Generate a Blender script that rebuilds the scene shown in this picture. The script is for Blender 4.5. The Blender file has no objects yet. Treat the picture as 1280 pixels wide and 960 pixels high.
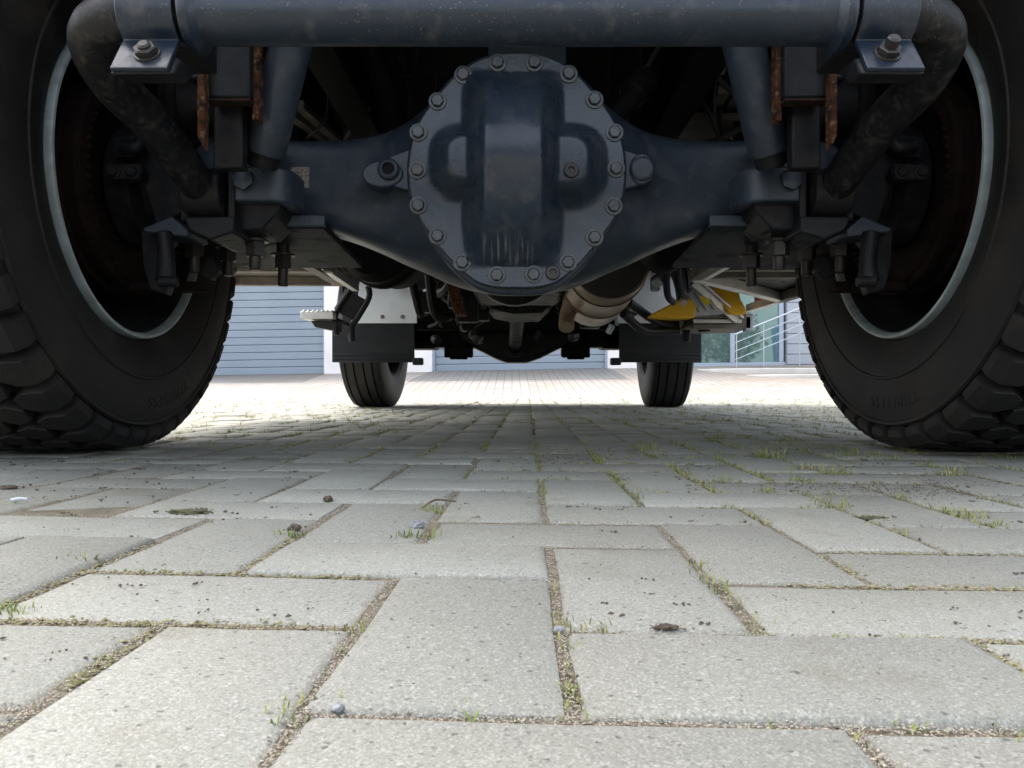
import bpy, bmesh, math, random
from mathutils import Vector, Matrix, noise
random.seed(7)
S = bpy.context.scene
C = S.collection
R = math.radians
PI = math.pi
# ------------------------------------------------------------------ camera, sky, sun, exposure
F, CX, HY, CH = 945.0, 640.0, 483.0, 0.133          # focal length in px, centre, horizon row, camera height
cam = bpy.data.cameras.new('camera'); co = bpy.data.objects.new('camera', cam); C.objects.link(co)
co.location = (0, 0, CH); co.rotation_euler = (R(90), 0, 0)
cam.sensor_width = 36; cam.lens = F / 1280 * 36; cam.shift_y = (HY - 480) / 1280
cam.clip_start = 0.02; cam.clip_end = 3000
cam.dof.use_dof = True; cam.dof.focus_distance = 1.6; cam.dof.aperture_fstop = 48
S.camera = co
SUN_EL, SUN_AZ = 58, -50                             # azimuth measured from +Y towards +X
w = bpy.data.worlds.new('World'); S.world = w; w.use_nodes = True
nt = w.node_tree; sky = nt.nodes.new('ShaderNodeTexSky'); sky.sky_type = 'NISHITA'; sky.sun_disc = False
sky.sun_elevation = R(SUN_EL); sky.sun_rotation = R(SUN_AZ); sky.air_density = 1.0; sky.dust_density = 5.0; sky.ozone_density = 1.0
bg = nt.nodes['Background']; bg.inputs['Strength'].default_value = 0.14
hs = nt.nodes.new('ShaderNodeHueSaturation'); hs.inputs['Saturation'].default_value = .45      # thin even cloud veil
nt.links.new(sky.outputs[0], hs.inputs['Color']); nt.links.new(hs.outputs[0], bg.inputs[0])
sl = bpy.data.lights.new('sun', 'SUN'); sl.energy = .55; sl.angle = R(14); sl.color = (1, .98, .95)
so = bpy.data.objects.new('sun', sl); C.objects.link(so)
sd = Vector((math.sin(R(SUN_AZ)) * math.cos(R(SUN_EL)), math.cos(R(SUN_AZ)) * math.cos(R(SUN_EL)), math.sin(R(SUN_EL))))
so.rotation_euler = sd.to_track_quat('Z', 'Y').to_euler(); so.location = sd * 60
vs = S.view_settings; vs.view_transform = 'Standard'; vs.look = 'None'; vs.gamma = 1; vs.use_curve_mapping = False
vs.exposure = 2.5

# ------------------------------------------------------------------ helpers
def P(x, y, Y):
    """photo pixel + known distance -> point"""
    return Vector(((x - CX) / F * Y, Y, CH + (HY - y) / F * Y))
WO = {}
def wo(o): return WO.get(o.name, Vector((0, 0, 0))) if o else Vector((0, 0, 0))
def link(o, parent, world):
    C.objects.link(o); WO[o.name] = Vector(world)
    if parent: o.parent = parent
    o.location = Vector(world) - wo(parent)
    return o
def empty(name, loc, parent=None):
    return link(bpy.data.objects.new(name, None), parent, loc)
def tag(o, label=None, cat=None, group=None, kind=None):
    for k, v in (('label', label), ('category', cat), ('group', group), ('kind', kind)):
        if v: o[k] = v
    return o
def inst(name, me, parent, loc, rot=(0, 0, 0), scale=None):
    o = bpy.data.objects.new(name, me); link(o, parent, loc); o.rotation_euler = rot
    if scale: o.scale = scale
    return o
class MB:
    def __init__(s): s.v = []; s.f = []; s.m = []
    def add(s, vs, fs, m=0):
        n = len(s.v); s.v += [Vector(p) for p in vs]; s.f += [[i + n for i in f] for f in fs]; s.m += [m] * len(fs); return s
    def box(s, lo, hi, m=0, M=None):
        x0, y0, z0 = lo; x1, y1, z1 = hi
        vs = [Vector(p) for p in ((x0,y0,z0),(x1,y0,z0),(x1,y1,z0),(x0,y1,z0),(x0,y0,z1),(x1,y0,z1),(x1,y1,z1),(x0,y1,z1))]
        if M: vs = [M @ p for p in vs]
        return s.add(vs, [(0,3,2,1),(4,5,6,7),(0,1,5,4),(1,2,6,5),(2,3,7,6),(3,0,4,7)], m)
    def hexa(s, pts, m=0):     # eight corners: four of one face, four of the other in the same order
        return s.add(pts, [(0,3,2,1),(4,5,6,7),(0,1,5,4),(1,2,6,5),(2,3,7,6),(3,0,4,7)], m)
    def prism(s, poly, d, m=0):  # polygon (3d points) extruded by the vector d
        n = len(poly); d = Vector(d); a = [Vector(p) for p in poly]
        return s.add(a + [p + d for p in a], [list(range(n))[::-1], list(range(n, 2 * n))] + [(i, (i + 1) % n, n + (i + 1) % n, n + i) for i in range(n)], m)
    def bar(s, a, b, wd, th, up=(0, 0, 1), m=0):
        a, b = Vector(a), Vector(b); d = (b - a).normalized(); sx = d.cross(Vector(up)).normalized() * wd / 2; u = sx.cross(d).normalized() * th / 2
        return s.hexa([a - sx - u, a + sx - u, a + sx + u, a - sx + u, b - sx - u, b + sx - u, b + sx + u, b - sx + u], m)
    def lathe(s, prof, org, axis, n=48, m=0, caps=False, a0=0.0):   # prof: (radius, along axis)
        org = Vector(org); ax = Vector(axis).normalized(); e1 = ax.orthogonal().normalized(); e2 = ax.cross(e1)
        vs = []; k = len(prof)
        for i in range(n):
            a = 2 * PI * i / n + a0; dr = e1 * math.cos(a) + e2 * math.sin(a)
            vs += [org + ax * t + dr * r for r, t in prof]
        fs = [(i * k + j, i * k + j + 1, ((i + 1) % n) * k + j + 1, ((i + 1) % n) * k + j) for i in range(n) for j in range(k - 1)]
        if caps: fs += [[i * k for i in range(n)], [i * k + k - 1 for i in range(n)][::-1]]
        return s.add(vs, fs, m)
    def cyl(s, a, b, r, r2=None, n=20, m=0):
        a, b = Vector(a), Vector(b); L = (b - a).length
        return s.lathe([(r, 0), (r if r2 is None else r2, L)], a, b - a, n, m, True)
    def tube(s, pts, r, n=14, m=0, sub=6):
        pts = [Vector(p) for p in pts]; rs = r if isinstance(r, (list, tuple)) else [r] * len(pts)
        Q = []; q = [pts[0]] + pts + [pts[-1]]; qr = [rs[0]] + list(rs) + [rs[-1]]
        for i in range(1, len(q) - 2):
            for k in range(sub):
                t = k / sub; p0, p1, p2, p3 = q[i-1], q[i], q[i+1], q[i+2]
                Q.append((0.5 * ((2 * p1) + (p2 - p0) * t + (2 * p0 - 5 * p1 + 4 * p2 - p3) * t * t + (3 * p1 - p0 - 3 * p2 + p3) * t ** 3), qr[i] + (qr[i+1] - qr[i]) * t))
        Q.append((pts[-1], rs[-1])); vs = []; e1 = None
        for i, (p, rr) in enumerate(Q):
            d = (Q[min(i + 1, len(Q) - 1)][0] - Q[max(i - 1, 0)][0]).normalized()
            e1 = d.orthogonal() if e1 is None else e1 - d * e1.dot(d); e1.normalize(); e2 = d.cross(e1)
            vs += [p + (e1 * math.cos(2 * PI * k / n) + e2 * math.sin(2 * PI * k / n)) * rr for k in range(n)]
        L = len(Q)
        fs = [(i * n + k, i * n + (k + 1) % n, (i + 1) * n + (k + 1) % n, (i + 1) * n + k) for i in range(L - 1) for k in range(n)]
        fs += [list(range(n))[::-1], [(L - 1) * n + k for k in range(n)]]
        return s.add(vs, fs, m)
    def mirror(s, x0):
        for p in s.v: p.x = 2 * x0 - p.x
        return s
    def mesh(s, name, mats, org=(0, 0, 0), ang=35, flat=False, recalc=True):
        me = bpy.data.meshes.new(name); o = Vector(org)
        me.from_pydata([p - o for p in s.v], [], s.f)
        for mt in (mats if isinstance(mats, (list, tuple)) else [mats]): me.materials.append(mt)
        for p, mi in zip(me.polygons, s.m): p.material_index = mi
        if recalc:
            bm = bmesh.new(); bm.from_mesh(me); bmesh.ops.recalc_face_normals(bm, faces=bm.faces); bm.to_mesh(me); bm.free()
        if not flat:
            me.polygons.foreach_set('use_smooth', [True] * len(me.polygons)); me.set_sharp_from_angle(angle=R(ang))
        me.update(); return me
    def build(s, name, mats, parent=None, bevel=0, org=None, seg=2, **k):
        if org is None:
            lo = Vector([min(p[i] for p in s.v) for i in range(3)]); hi = Vector([max(p[i] for p in s.v) for i in range(3)]); org = (lo + hi) / 2
            if parent is None: org.z = lo.z
        me = s.mesh(name, mats, org, **k); o = bpy.data.objects.new(name, me); link(o, parent, org)
        if bevel:
            b = o.modifiers.new('bevel', 'BEVEL'); b.width = bevel; b.segments = seg; b.limit_method = 'ANGLE'; b.angle_limit = R(40); b.harden_normals = False
        return o
def sstep(a, b, x):
    t = max(0, min(1, (x - a) / (b - a))); return t * t * (3 - 2 * t)

# ------------------------------------------------------------------ materials
def mat(name, col, rough=.6, metal=0, spec=.5, var=None, scale=8, bump=0, bscale=60, dust=None, damt=.5, dscale=6, coat=0, chips=None):
    """principled; var = second colour mixed by noise, dust = colour laid on by a second noise"""
    m = bpy.data.materials.new(name); m.use_nodes = True; t = m.node_tree; N = t.nodes; L = t.links; b = N['Principled BSDF']
    b.inputs['Base Color'].default_value = (*col, 1); b.inputs['Roughness'].default_value = rough; b.inputs['Metallic'].default_value = metal
    b.inputs['Specular IOR Level'].default_value = spec; b.inputs['Coat Weight'].default_value = coat
    g = N.new('ShaderNodeNewGeometry'); cur = None
    def nz(sc, det=5):
        n = N.new('ShaderNodeTexNoise'); n.inputs['Scale'].default_value = sc; n.inputs['Detail'].default_value = det; L.new(g.outputs['Position'], n.inputs['Vector']); return n.outputs['Fac']
    def ramp(fac, a, c):
        r = N.new('ShaderNodeMapRange'); r.inputs[1].default_value = a; r.inputs[2].default_value = c; L.new(fac, r.inputs[0]); return r.outputs[0]
    def mix(fac, a, c):
        x = N.new('ShaderNodeMix'); x.data_type = 'RGBA'
        L.new(fac, x.inputs[0])
        if isinstance(a, tuple): x.inputs[6].default_value = (*a, 1)
        else: L.new(a, x.inputs[6])
        x.inputs[7].default_value = (*c, 1); return x.outputs[2]
    if var: cur = mix(ramp(nz(scale), .35, .65), col, var)
    if dust:
        f = ramp(nz(dscale, 8), .52, .78); mm = N.new('ShaderNodeMath'); mm.operation = 'MULTIPLY'; mm.inputs[1].default_value = damt; L.new(f, mm.inputs[0])
        cur = mix(mm.outputs[0], cur if cur else col, dust)
        rr = N.new('ShaderNodeMapRange'); rr.inputs[3].default_value = rough; rr.inputs[4].default_value = min(1, rough + .35); L.new(f, rr.inputs[0]); L.new(rr.outputs[0], b.inputs['Roughness'])
    if chips:      # stone chips and specks of dried splash, thicker in some places than others
        big = ramp(nz(7, 3), .42, .62); sm_ = ramp(nz(300, 2), .66, .70); m3 = N.new('ShaderNodeMath'); m3.operation = 'MULTIPLY'; L.new(big, m3.inputs[0]); L.new(sm_, m3.inputs[1])
        m4 = N.new('ShaderNodeMath'); m4.operation = 'MULTIPLY'; m4.inputs[1].default_value = .7; L.new(m3.outputs[0], m4.inputs[0]); cur = mix(m4.outputs[0], cur if cur else col, chips)
        f2 = ramp(nz(38, 9), .57, .72); m5 = N.new('ShaderNodeMath'); m5.operation = 'MULTIPLY'; m5.inputs[1].default_value = .28; L.new(f2, m5.inputs[0]); cur = mix(m5.outputs[0], cur, chips)
    if cur: L.new(cur, b.inputs['Base Color'])
    if bump:
        bp = N.new('ShaderNodeBump'); bp.inputs['Strength'].default_value = bump; bp.inputs['Distance'].default_value = .004; L.new(nz(bscale, 4), bp.inputs['Height']); L.new(bp.outputs[0], b.inputs['Normal'])
    return m
PAINT = mat('chassis_paint', (.0175, .0265, .041), .40, 0, .40, var=(.0225, .032, .047), scale=14, bump=.14, bscale=190, dust=(.085, .088, .09), damt=.32, dscale=18, chips=(.085, .082, .076))
SHOCKP = mat('shock_paint', (.020, .029, .043), .36, 0, .45, var=(.024, .033, .048), scale=14, bump=.08, bscale=190, dust=(.09, .09, .09), damt=.25, dscale=25, chips=(.10, .10, .095))
DARK = mat('dark_paint', (.006, .0066, .0082), .46, 0, .16, var=(.010, .010, .011), scale=20, bump=.2, bscale=150, dust=(.035, .031, .026), damt=.35, dscale=22, chips=(.045, .04, .034))
BLACK = mat('black_underbody', (.0035, .0035, .0037), .6, 0, .10, var=(.007, .0065, .006), scale=15)
BARP = mat('bar_paint', (.0080, .0150, .0275), .32, 0, .40, var=(.0105, .0175, .030), scale=10, bump=.06, bscale=240, dust=(.06, .06, .058), damt=.25, dscale=30, chips=(.10, .095, .085))
ARMP = mat('bar_arm_paint', (.0065, .0072, .0088), .42, 0, .2, var=(.010, .010, .011), scale=18, bump=.15, bscale=260, dust=(.09, .08, .07), damt=.4, dscale=90, chips=(.11, .10, .09))
PLATE = mat('plate_paint', (.0095, .0135, .0165), .62, 0, .12, var=(.013, .0175, .021), scale=9, bump=.03, bscale=40, dust=(.035, .036, .037), damt=.25, dscale=14)
PIPE = mat('grey_pipe', (.045, .047, .05), .5, 0, .3, var=(.03, .03, .03), scale=20)
RUBBER = mat('tyre_rubber', (.0118, .0113, .0116), .60, 0, .17, var=(.0185, .0170, .0155), scale=5, bump=.3, bscale=220, dust=(.060, .050, .038), damt=.42, dscale=8)
RUBBER2 = mat('road_tyre_rubber', (.014, .014, .0145), .55, 0, .22, var=(.022, .021, .0205), scale=12, bump=.2, bscale=120)
FLAP = mat('mudflap_rubber', (.011, .0125, .0145), .42, 0, .22, var=(.016, .0175, .0195), scale=9)
SILVER = mat('rim_silver', (.30, .345, .345), .42, .2, .4, var=(.24, .27, .27), scale=30, dust=(.07, .062, .052), damt=.4, dscale=35)
RIMIN = mat('rim_barrel', (.026, .027, .029), .45, 0, .25, var=(.012, .0115, .0105), scale=9)
DRUM = mat('brake_rust', (.0065, .0045, .004), .75, 0, .08, var=(.013, .0075, .0055), scale=25, bump=.3, bscale=120)
BOLT = mat('bolt_steel', (.024, .029, .037), .34, .2, .5, var=(.045, .05, .055), scale=60, dust=(.17, .155, .13), damt=.55, dscale=90)
NUT = mat('nut_steel', (.016, .0155, .0155), .45, .3, .5, var=(.03, .025, .021), scale=50)
RUST = mat('rusted_steel', (.075, .03, .014), .85, 0, .1, var=(.014, .009, .008), scale=60, bump=.5, bscale=140, dust=(.26, .17, .10), damt=.7, dscale=130)
WELD = mat('weld_rust', (.03, .016, .01), .8, 0, .1, var=(.012, .009, .008), scale=60)
TAN = mat('muffler_steel', (.30, .235, .165), .42, .35, .5, var=(.20, .14, .09), scale=9, dust=(.34, .30, .25), damt=.5, dscale=14)
MUFCAP = mat('muffler_cap', (.016, .015, .014), .6, .2, .4, var=(.028, .024, .019), scale=16)
ALU = mat('aluminium', (.52, .52, .51), .4, .75, .5, var=(.42, .42, .41), scale=14)
ALUD = mat('dusty_aluminium', (.20, .18, .155), .65, .2, .4, var=(.12, .105, .09), scale=10)
ZINC = mat('galvanised', (.46, .50, .54), .38, .6, .5, var=(.38, .42, .46), scale=30)
YELLOW = mat('yellow_plastic', (.88, .52, .02), .4, 0, .5, var=(.82, .45, .015), scale=9)
WHITEP = mat('white_plastic', (.62, .64, .64), .45, 0, .5, var=(.53, .55, .55), scale=6)
STICK = mat('sticker_grey', (.55, .56, .6), .5)
STICKY = mat('sticker_yellow', (.85, .68, .02), .5)
RED = mat('red_paint', (.55, .02, .015), .3, 0, .5, coat=.3)
WALL = mat('white_render', (.74, .73, .71), .9, 0, .2, var=(.68, .67, .655), scale=3, bump=.15, bscale=80)
DOORM = mat('door_lacquer', (.225, .277, .325), .45, .1, .5, var=(.21, .26, .31), scale=2)
CLAD = mat('grey_cladding', (.33, .36, .40), .5, .2, .5, var=(.30, .33, .37), scale=2)
FRAMEM = mat('window_frame', (.30, .36, .44), .4, .3, .5)
STEEL = mat('handrail_steel', (.42, .46, .50), .3, .8, .5)
BLUE = mat('blue_plastic', (.22, .42, .72), .4, 0, .5, var=(.24, .45, .75), scale=5)
CONC = mat('pale_concrete', (.52, .51, .48), .9, 0, .2, var=(.44, .43, .40), scale=4, bump=.2, bscale=60)
GRASS = mat('grass', (.12, .17, .03), .6, 0, .3, var=(.26, .24, .09), scale=28)
MOSS = mat('moss', (.06, .065, .035), .9, 0, .1, var=(.12, .11, .07), scale=150)
CLOD = mat('soil_crumb', (.062, .048, .036), .95, 0, .1, var=(.115, .098, .075), scale=160)
GRIT = mat('joint_grit', (.25, .225, .17), .9, 0, .2, var=(.40, .37, .31), scale=420, dust=(.30, .14, .08), damt=.6, dscale=520)
PEB = mat('pebble_stone', (.10, .11, .13), .7, 0, .3, var=(.30, .30, .30), scale=260)
LEAF = mat('shrub_leaf', (.045, .10, .03), .5, 0, .4, var=(.09, .16, .04), scale=3)
TWIG = mat('twig', (.10, .07, .045), .9)
PLATEB = mat('nameplate', (.10, .07, .055), .5, .4, .5, var=(.30, .27, .25), scale=160)
GLASS = bpy.data.materials.new('window_glass'); GLASS.use_nodes = True
gb = GLASS.node_tree.nodes['Principled BSDF']; gb.inputs['Base Color'].default_value = (.55, .78, .76, 1); gb.inputs['Roughness'].default_value = .14; gb.inputs['Transmission Weight'].default_value = .93; gb.inputs['IOR'].default_value = 1.25

def paver_mat(name, base, dark, light, speck, tone=.11, pat=False):
    m = bpy.data.materials.new(name); m.use_nodes = True; t = m.node_tree; N = t.nodes; L = t.links; b = N['Principled BSDF']
    b.inputs['Roughness'].default_value = .88; b.inputs['Specular IOR Level'].default_value = .25
    g = N.new('ShaderNodeNewGeometry')
    def nz(sc, det=4, ro=.55):
        n = N.new('ShaderNodeTexNoise'); n.inputs['Scale'].default_value = sc; n.inputs['Detail'].default_value = det; n.inputs['Roughness'].default_value = ro; L.new(g.outputs['Position'], n.inputs['Vector']); return n.outputs['Fac']
    def rng(f, a, c, lo=0, hi=1):
        r = N.new('ShaderNodeMapRange'); r.inputs[1].default_value = a; r.inputs[2].default_value = c; r.inputs[3].default_value = lo; r.inputs[4].default_value = hi; L.new(f, r.inputs[0]); return r.outputs[0]
    def mix(f, a, c, blend='MIX'):
        x = N.new('ShaderNodeMix'); x.data_type = 'RGBA'; x.blend_type = blend
        if isinstance(f, float): x.inputs[0].default_value = f
        else: L.new(f, x.inputs[0])
        for k, q in ((6, a), (7, c)):
            if isinstance(q, tuple): x.inputs[k].default_value = (*q, 1)
            else: L.new(q, x.inputs[k])
        return x.outputs[2]
    c = mix(rng(nz(4, 6), .3, .7), base, tuple(v * .84 for v in base))
    c = mix(rng(nz(1.1, 3), .45, .75), c, tuple(v * q for v, q in zip(base, (.86, .80, .70))))
    if speck:
        for sc, cut, col, k in ((800, .15, dark, .42), (1000, .22, light, .42), (500, .018, tuple(v * .5 for v in dark), .75), (640, .025, light, .6), (1500, .3, dark, .3)):
            v = N.new('ShaderNodeTexVoronoi'); v.inputs['Scale'].default_value = sc; L.new(g.outputs['Position'], v.inputs['Vector'])
            sp = N.new('ShaderNodeSeparateColor'); L.new(v.outputs['Color'], sp.inputs[0])
            c = mix(rng(sp.outputs[0], cut, cut - .015, 0, k), c, col)
    # moss / dirt stains with a shape of their own
    c = mix(rng(nz(9, 6), .58, .76, 0, .5), c, (.14, .125, .085)); c = mix(rng(nz(2.6, 7, .65), .56, .72, 0, .5), c, (.13, .12, .09))
    r = N.new('ShaderNodeMapRange'); r.inputs[3].default_value = 1 - tone; r.inputs[4].default_value = 1 + tone; L.new(g.outputs['Random Per Island'], r.inputs[0])
    cb = N.new('ShaderNodeCombineColor'); [L.new(r.outputs[0], cb.inputs[i]) for i in range(3)]
    c = mix(1.0, c, cb.outputs[0], 'MULTIPLY')
    L.new(c, b.inputs['Base Color'])
    bp = N.new('ShaderNodeBump'); bp.inputs['Strength'].default_value = .3; bp.inputs['Distance'].default_value = .0008
    a1 = nz(520, 3); a2 = nz(60, 4); ad = N.new('ShaderNodeMath'); ad.operation = 'ADD'; L.new(a1, ad.inputs[0]); L.new(a2, ad.inputs[1]); L.new(ad.outputs[0], bp.inputs['Height']); L.new(bp.outputs[0], b.inputs['Normal'])
    if pat:
        bk = N.new('ShaderNodeTexBrick'); bk.inputs['Scale'].default_value = 1; bk.inputs['Brick Width'].default_value = .42; bk.inputs['Row Height'].default_value = .14; bk.inputs['Mortar Size'].default_value = .007; bk.inputs['Mortar Smooth'].default_value = .3
        mp = N.new('ShaderNodeMapping'); mp.inputs['Rotation'].default_value = (0, 0, R(90)); L.new(g.outputs['Position'], mp.inputs[0]); L.new(mp.outputs[0], bk.inputs[0])
        L.new(c, bk.inputs[1]); c2 = mix(1.0, c, (.9, .9, .9), 'MULTIPLY'); L.new(c2, bk.inputs[2]); bk.inputs[3].default_value = (*[v * .42 for v in base], 1); L.new(bk.outputs[0], b.inputs['Base Color'])
    return m
PAVER = paver_mat('concrete_paver', (.248, .252, .217), (.115, .115, .105), (.39, .39, .355), True)
RAMP = paver_mat('ramp_paver', (.285, .262, .24), (.1, .1, .1), (.5, .5, .5), False, .05, True)
APRON = paver_mat('apron_paver', (.165, .165, .16), (.1, .1, .1), (.5, .5, .5), False, .05, True)
SAND = mat('joint_sand', (.225, .20, .15), .95, 0, .1, var=(.16, .14, .10), scale=40, bump=.9, bscale=700, dust=(.30, .27, .21), damt=.6, dscale=300)

# ------------------------------------------------------------------ ground and paving
U, TX, TY, TH = 0.110, .0243, .3035, .0207
def gz(x, y):
    f = sstep(1.45, .45, y) * sstep(-3.0, -1.0, y)
    return -.0143 * max(-1.3, min(1.3, x)) * f
def gw(i, j):
    return TX + U * (i * math.cos(TH) + j * math.sin(TH)), TY + U * (-i * math.sin(TH) + j * math.cos(TH))
xs = [-900, -60, -14, -8, -4, -3, -2, -1.3] + [k * .1 for k in range(-12, 13)] + [1.3, 2, 3, 4, 8, 14, 60, 900]
ys = [-900, -60, -8, -3, -2.5, -2, -1.6, -1.3, -1] + [-.8 + k * .1 for k in range(34)] + [3, 4, 6, 8, 11.25, 40, 120, 1500]
g = MB()
g.add([(x, y, gz(x, y) - (.0024 if y < 11.6 else .03)) for y in ys for x in xs], [(j * len(xs) + i, j * len(xs) + i + 1, (j + 1) * len(xs) + i + 1, (j + 1) * len(xs) + i) for j in range(len(ys) - 1) for i in range(len(xs) - 1)])
ground = g.build('ground', SAND, org=(0, 0, 0), recalc=False); tag(ground, 'sandy jointed ground bed under the concrete pavers', None, None, 'structure')

def paver_mesh(seed):
    """chamfered block, top at z=0, long axis y, with slightly chipped edges"""
    rnd = random.Random(seed); a, b, d = U / 2 - .0024, U - .0026, .05
    def ring(inx, z, n=2, jit=.0006):
        A, B = a - inx, b - inx; q = [(-A, -B), (0, -B), (A, -B), (A, 0), (A, B), (0, B), (-A, B), (-A, 0)]
        return [(x + rnd.gauss(0, jit), y + rnd.gauss(0, jit), z) for x, y in q]
    mb = MB(); r0 = ring(0, -d, jit=0); r1 = ring(0, -.0052, jit=.0009); r2 = ring(.0017, -.0018, jit=.0009); r3 = ring(.0058, 0, jit=.0013)
    fs = []
    for k in range(3): fs += [(k * 8 + i, k * 8 + (i + 1) % 8, (k + 1) * 8 + (i + 1) % 8, (k + 1) * 8 + i) for i in range(8)]
    fs.append([24 + i for i in range(8)])
    return mb.add(r0 + r1 + r2 + r3, fs)
PV = [paver_mesh(k) for k in range(6)]
PVM = [p.mesh('paver', PAVER, ang=50) for p in PV]
bricks = []
for a in range(-90, 90):
    for b in range(-8, 106):
        for kind in 'VH':
            if (kind == 'V' and (b - a - 1) % 4 == 0) or (kind == 'H' and (b - a) % 4 == 0):
                ci, cj = (a + .5, b + 1) if kind == 'V' else (a + 1, b + .5)
                x, y = gw(ci, cj)
                if y < -.5 or y > 11.15 or abs(x) > .74 * max(y, 0) + 1.1: continue
                dist = max(y, .05)
                vis = (abs(x) < .70 * (y + .1) + .1 and y > .17)
                bricks.append((-1 if not vis else 1 / dist ** 2, x, y, kind))
bricks.sort(key=lambda q: -q[0])
rest = MB(); rr = random.Random(3)
for k, (sc, x, y, kind) in enumerate(bricks):
    z = gz(x, y) + rr.gauss(0, .0011); ang = -TH + (PI / 2 if kind == 'H' else 0) + rr.gauss(0, .006) + (PI if rr.random() < .5 else 0)
    slope = -.0143 * sstep(1.45, .45, y) if abs(x) < 1.3 else 0
    tx, ty = rr.gauss(0, .006), rr.gauss(0, .006) - 0
    M = Matrix.Translation((x, y, z)) @ Matrix.Rotation(-slope + ty * .5, 4, 'Y') @ Matrix.Rotation(tx * .5, 4, 'X') @ Matrix.Rotation(ang, 4, 'Z')
    if k < 290:
        o = inst('paver', PVM[k % 6], ground, (x, y, z)); o.rotation_euler = M.to_euler()
    else:
        pm = PV[k % 6]; n = 8 if y > 3.2 else 0        # far blocks keep the chamfer rings above ground
        rest.add([M @ p for p in pm.v[8:]], [[i - 8 for i in f] for f in pm.f[8:]])
rp = rest.build('pavers', PAVER, ground, org=(0, 0, 0), recalc=False, ang=50); rp['kind'] = 'stuff'

# joints: grit, grass and crumbs
def joint_points(n, y0, y1, rnd, spread=.0045, xlim=.72):
    out = []
    while len(out) < n:
        y = y0 * (y1 / y0) ** rnd.random(); x = rnd.uniform(-1, 1) * (xlim * y + .08)
        # to grid, snap to the nearest joint edge of a random brick
        dx, dy = x - TX, y - TY; i = (dx * math.cos(TH) - dy * math.sin(TH)) / U; j = (dx * math.sin(TH) + dy * math.cos(TH)) / U
        a, b = math.floor(i), math.floor(j); fi, fj = i - a, j - b
        m = (b - a) % 4   # 0: H first half, 1: V first half(bottom), 2: V second half, 3: H second half
        edges = {0: 'lbt', 3: 'rbt', 1: 'lrb', 2: 'lrt'}[m]
        e = rnd.choice(edges)
        if e == 'l': i = a
        elif e == 'r': i = a + 1
        elif e == 'b': j = b
        else: j = b + 1
        X, Y = gw(i, j); out.append((X + rnd.gauss(0, spread), Y + rnd.gauss(0, spread), e in 'lr'))
    return out
def clump(mb, c, s, rnd, flat=.6):
    """irregular little stone or crumb"""
    a = [rnd.uniform(.6, 1.2) * s for _ in range(6)]; th = rnd.random() * PI; cs, sn = math.cos(th), math.sin(th)
    q = [(a[0], 0, 0), (0, a[1], 0), (-a[2], 0, 0), (0, -a[3], 0), (0, 0, a[4] * flat), (0, 0, -a[5] * flat)]
    mb.add([(c[0] + x * cs - y * sn, c[1] + x * sn + y * cs, c[2] + z) for x, y, z in q], [(0, 1, 4), (1, 2, 4), (2, 3, 4), (3, 0, 4), (1, 0, 5), (2, 1, 5), (3, 2, 5), (0, 3, 5)])
rnd = random.Random(11); mb = MB()
for x, y, v in joint_points(34000, .2, 1.9, rnd, .0034):
    clump(mb, (x, y, gz(x, y) - .0024 + rnd.random() * .0024), rnd.uniform(.0003, .0009) * (.8 + .5 * y), rnd)
gr = mb.build('joint_grit', GRIT, org=(0, 0, 0), flat=True, recalc=False); tag(gr, 'fine pale grit filling the joints between pavers', 'grit', None, 'stuff')
mb = MB(); n = 0
for x, y, v in joint_points(16000, .28, 8.5, rnd, .003, .70):
    dens = .5 + .5 * noise.noise((x * 2.2, y * 1.6, 3.1)); right = sstep(-.2, .8, x / max(y, .6)) 
    p = max(0, dens - .52 + .30 * right * sstep(.5, 1.0, y) + .16 * sstep(1.2, 2.2, y)) * (.35 + 4.0 * sstep(.45, 1.2, y))
    if not v: p *= .55
    if rnd.random() > p: continue
    h = rnd.uniform(.002, .007) * (.8 + .5 * min(y, 3))
    for _ in range(rnd.randint(4, 9)):
        bx, by = x + rnd.gauss(0, .005), y + rnd.gauss(0, .005); a = rnd.random() * 2 * PI; ln = h * rnd.uniform(.5, 1.4); le = ln * rnd.uniform(.4, 1.5); wv = rnd.uniform(.0003, .0006) * (1 + .25 * y)
        dx, dy = math.cos(a), math.sin(a); z0 = gz(bx, by) - .003
        mb.add([(bx - dy * wv, by + dx * wv, z0), (bx + dy * wv, by - dx * wv, z0), (bx + dx * le * .45 + dy * wv * .8, by + dy * le * .45 - dx * wv * .8, z0 + ln * .7), (bx + dx * le * .45 - dy * wv * .8, by + dy * le * .45 + dx * wv * .8, z0 + ln * .7), (bx + dx * le, by + dy * le, z0 + ln)],
               [(0, 1, 2, 3), (3, 2, 4)])
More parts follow.
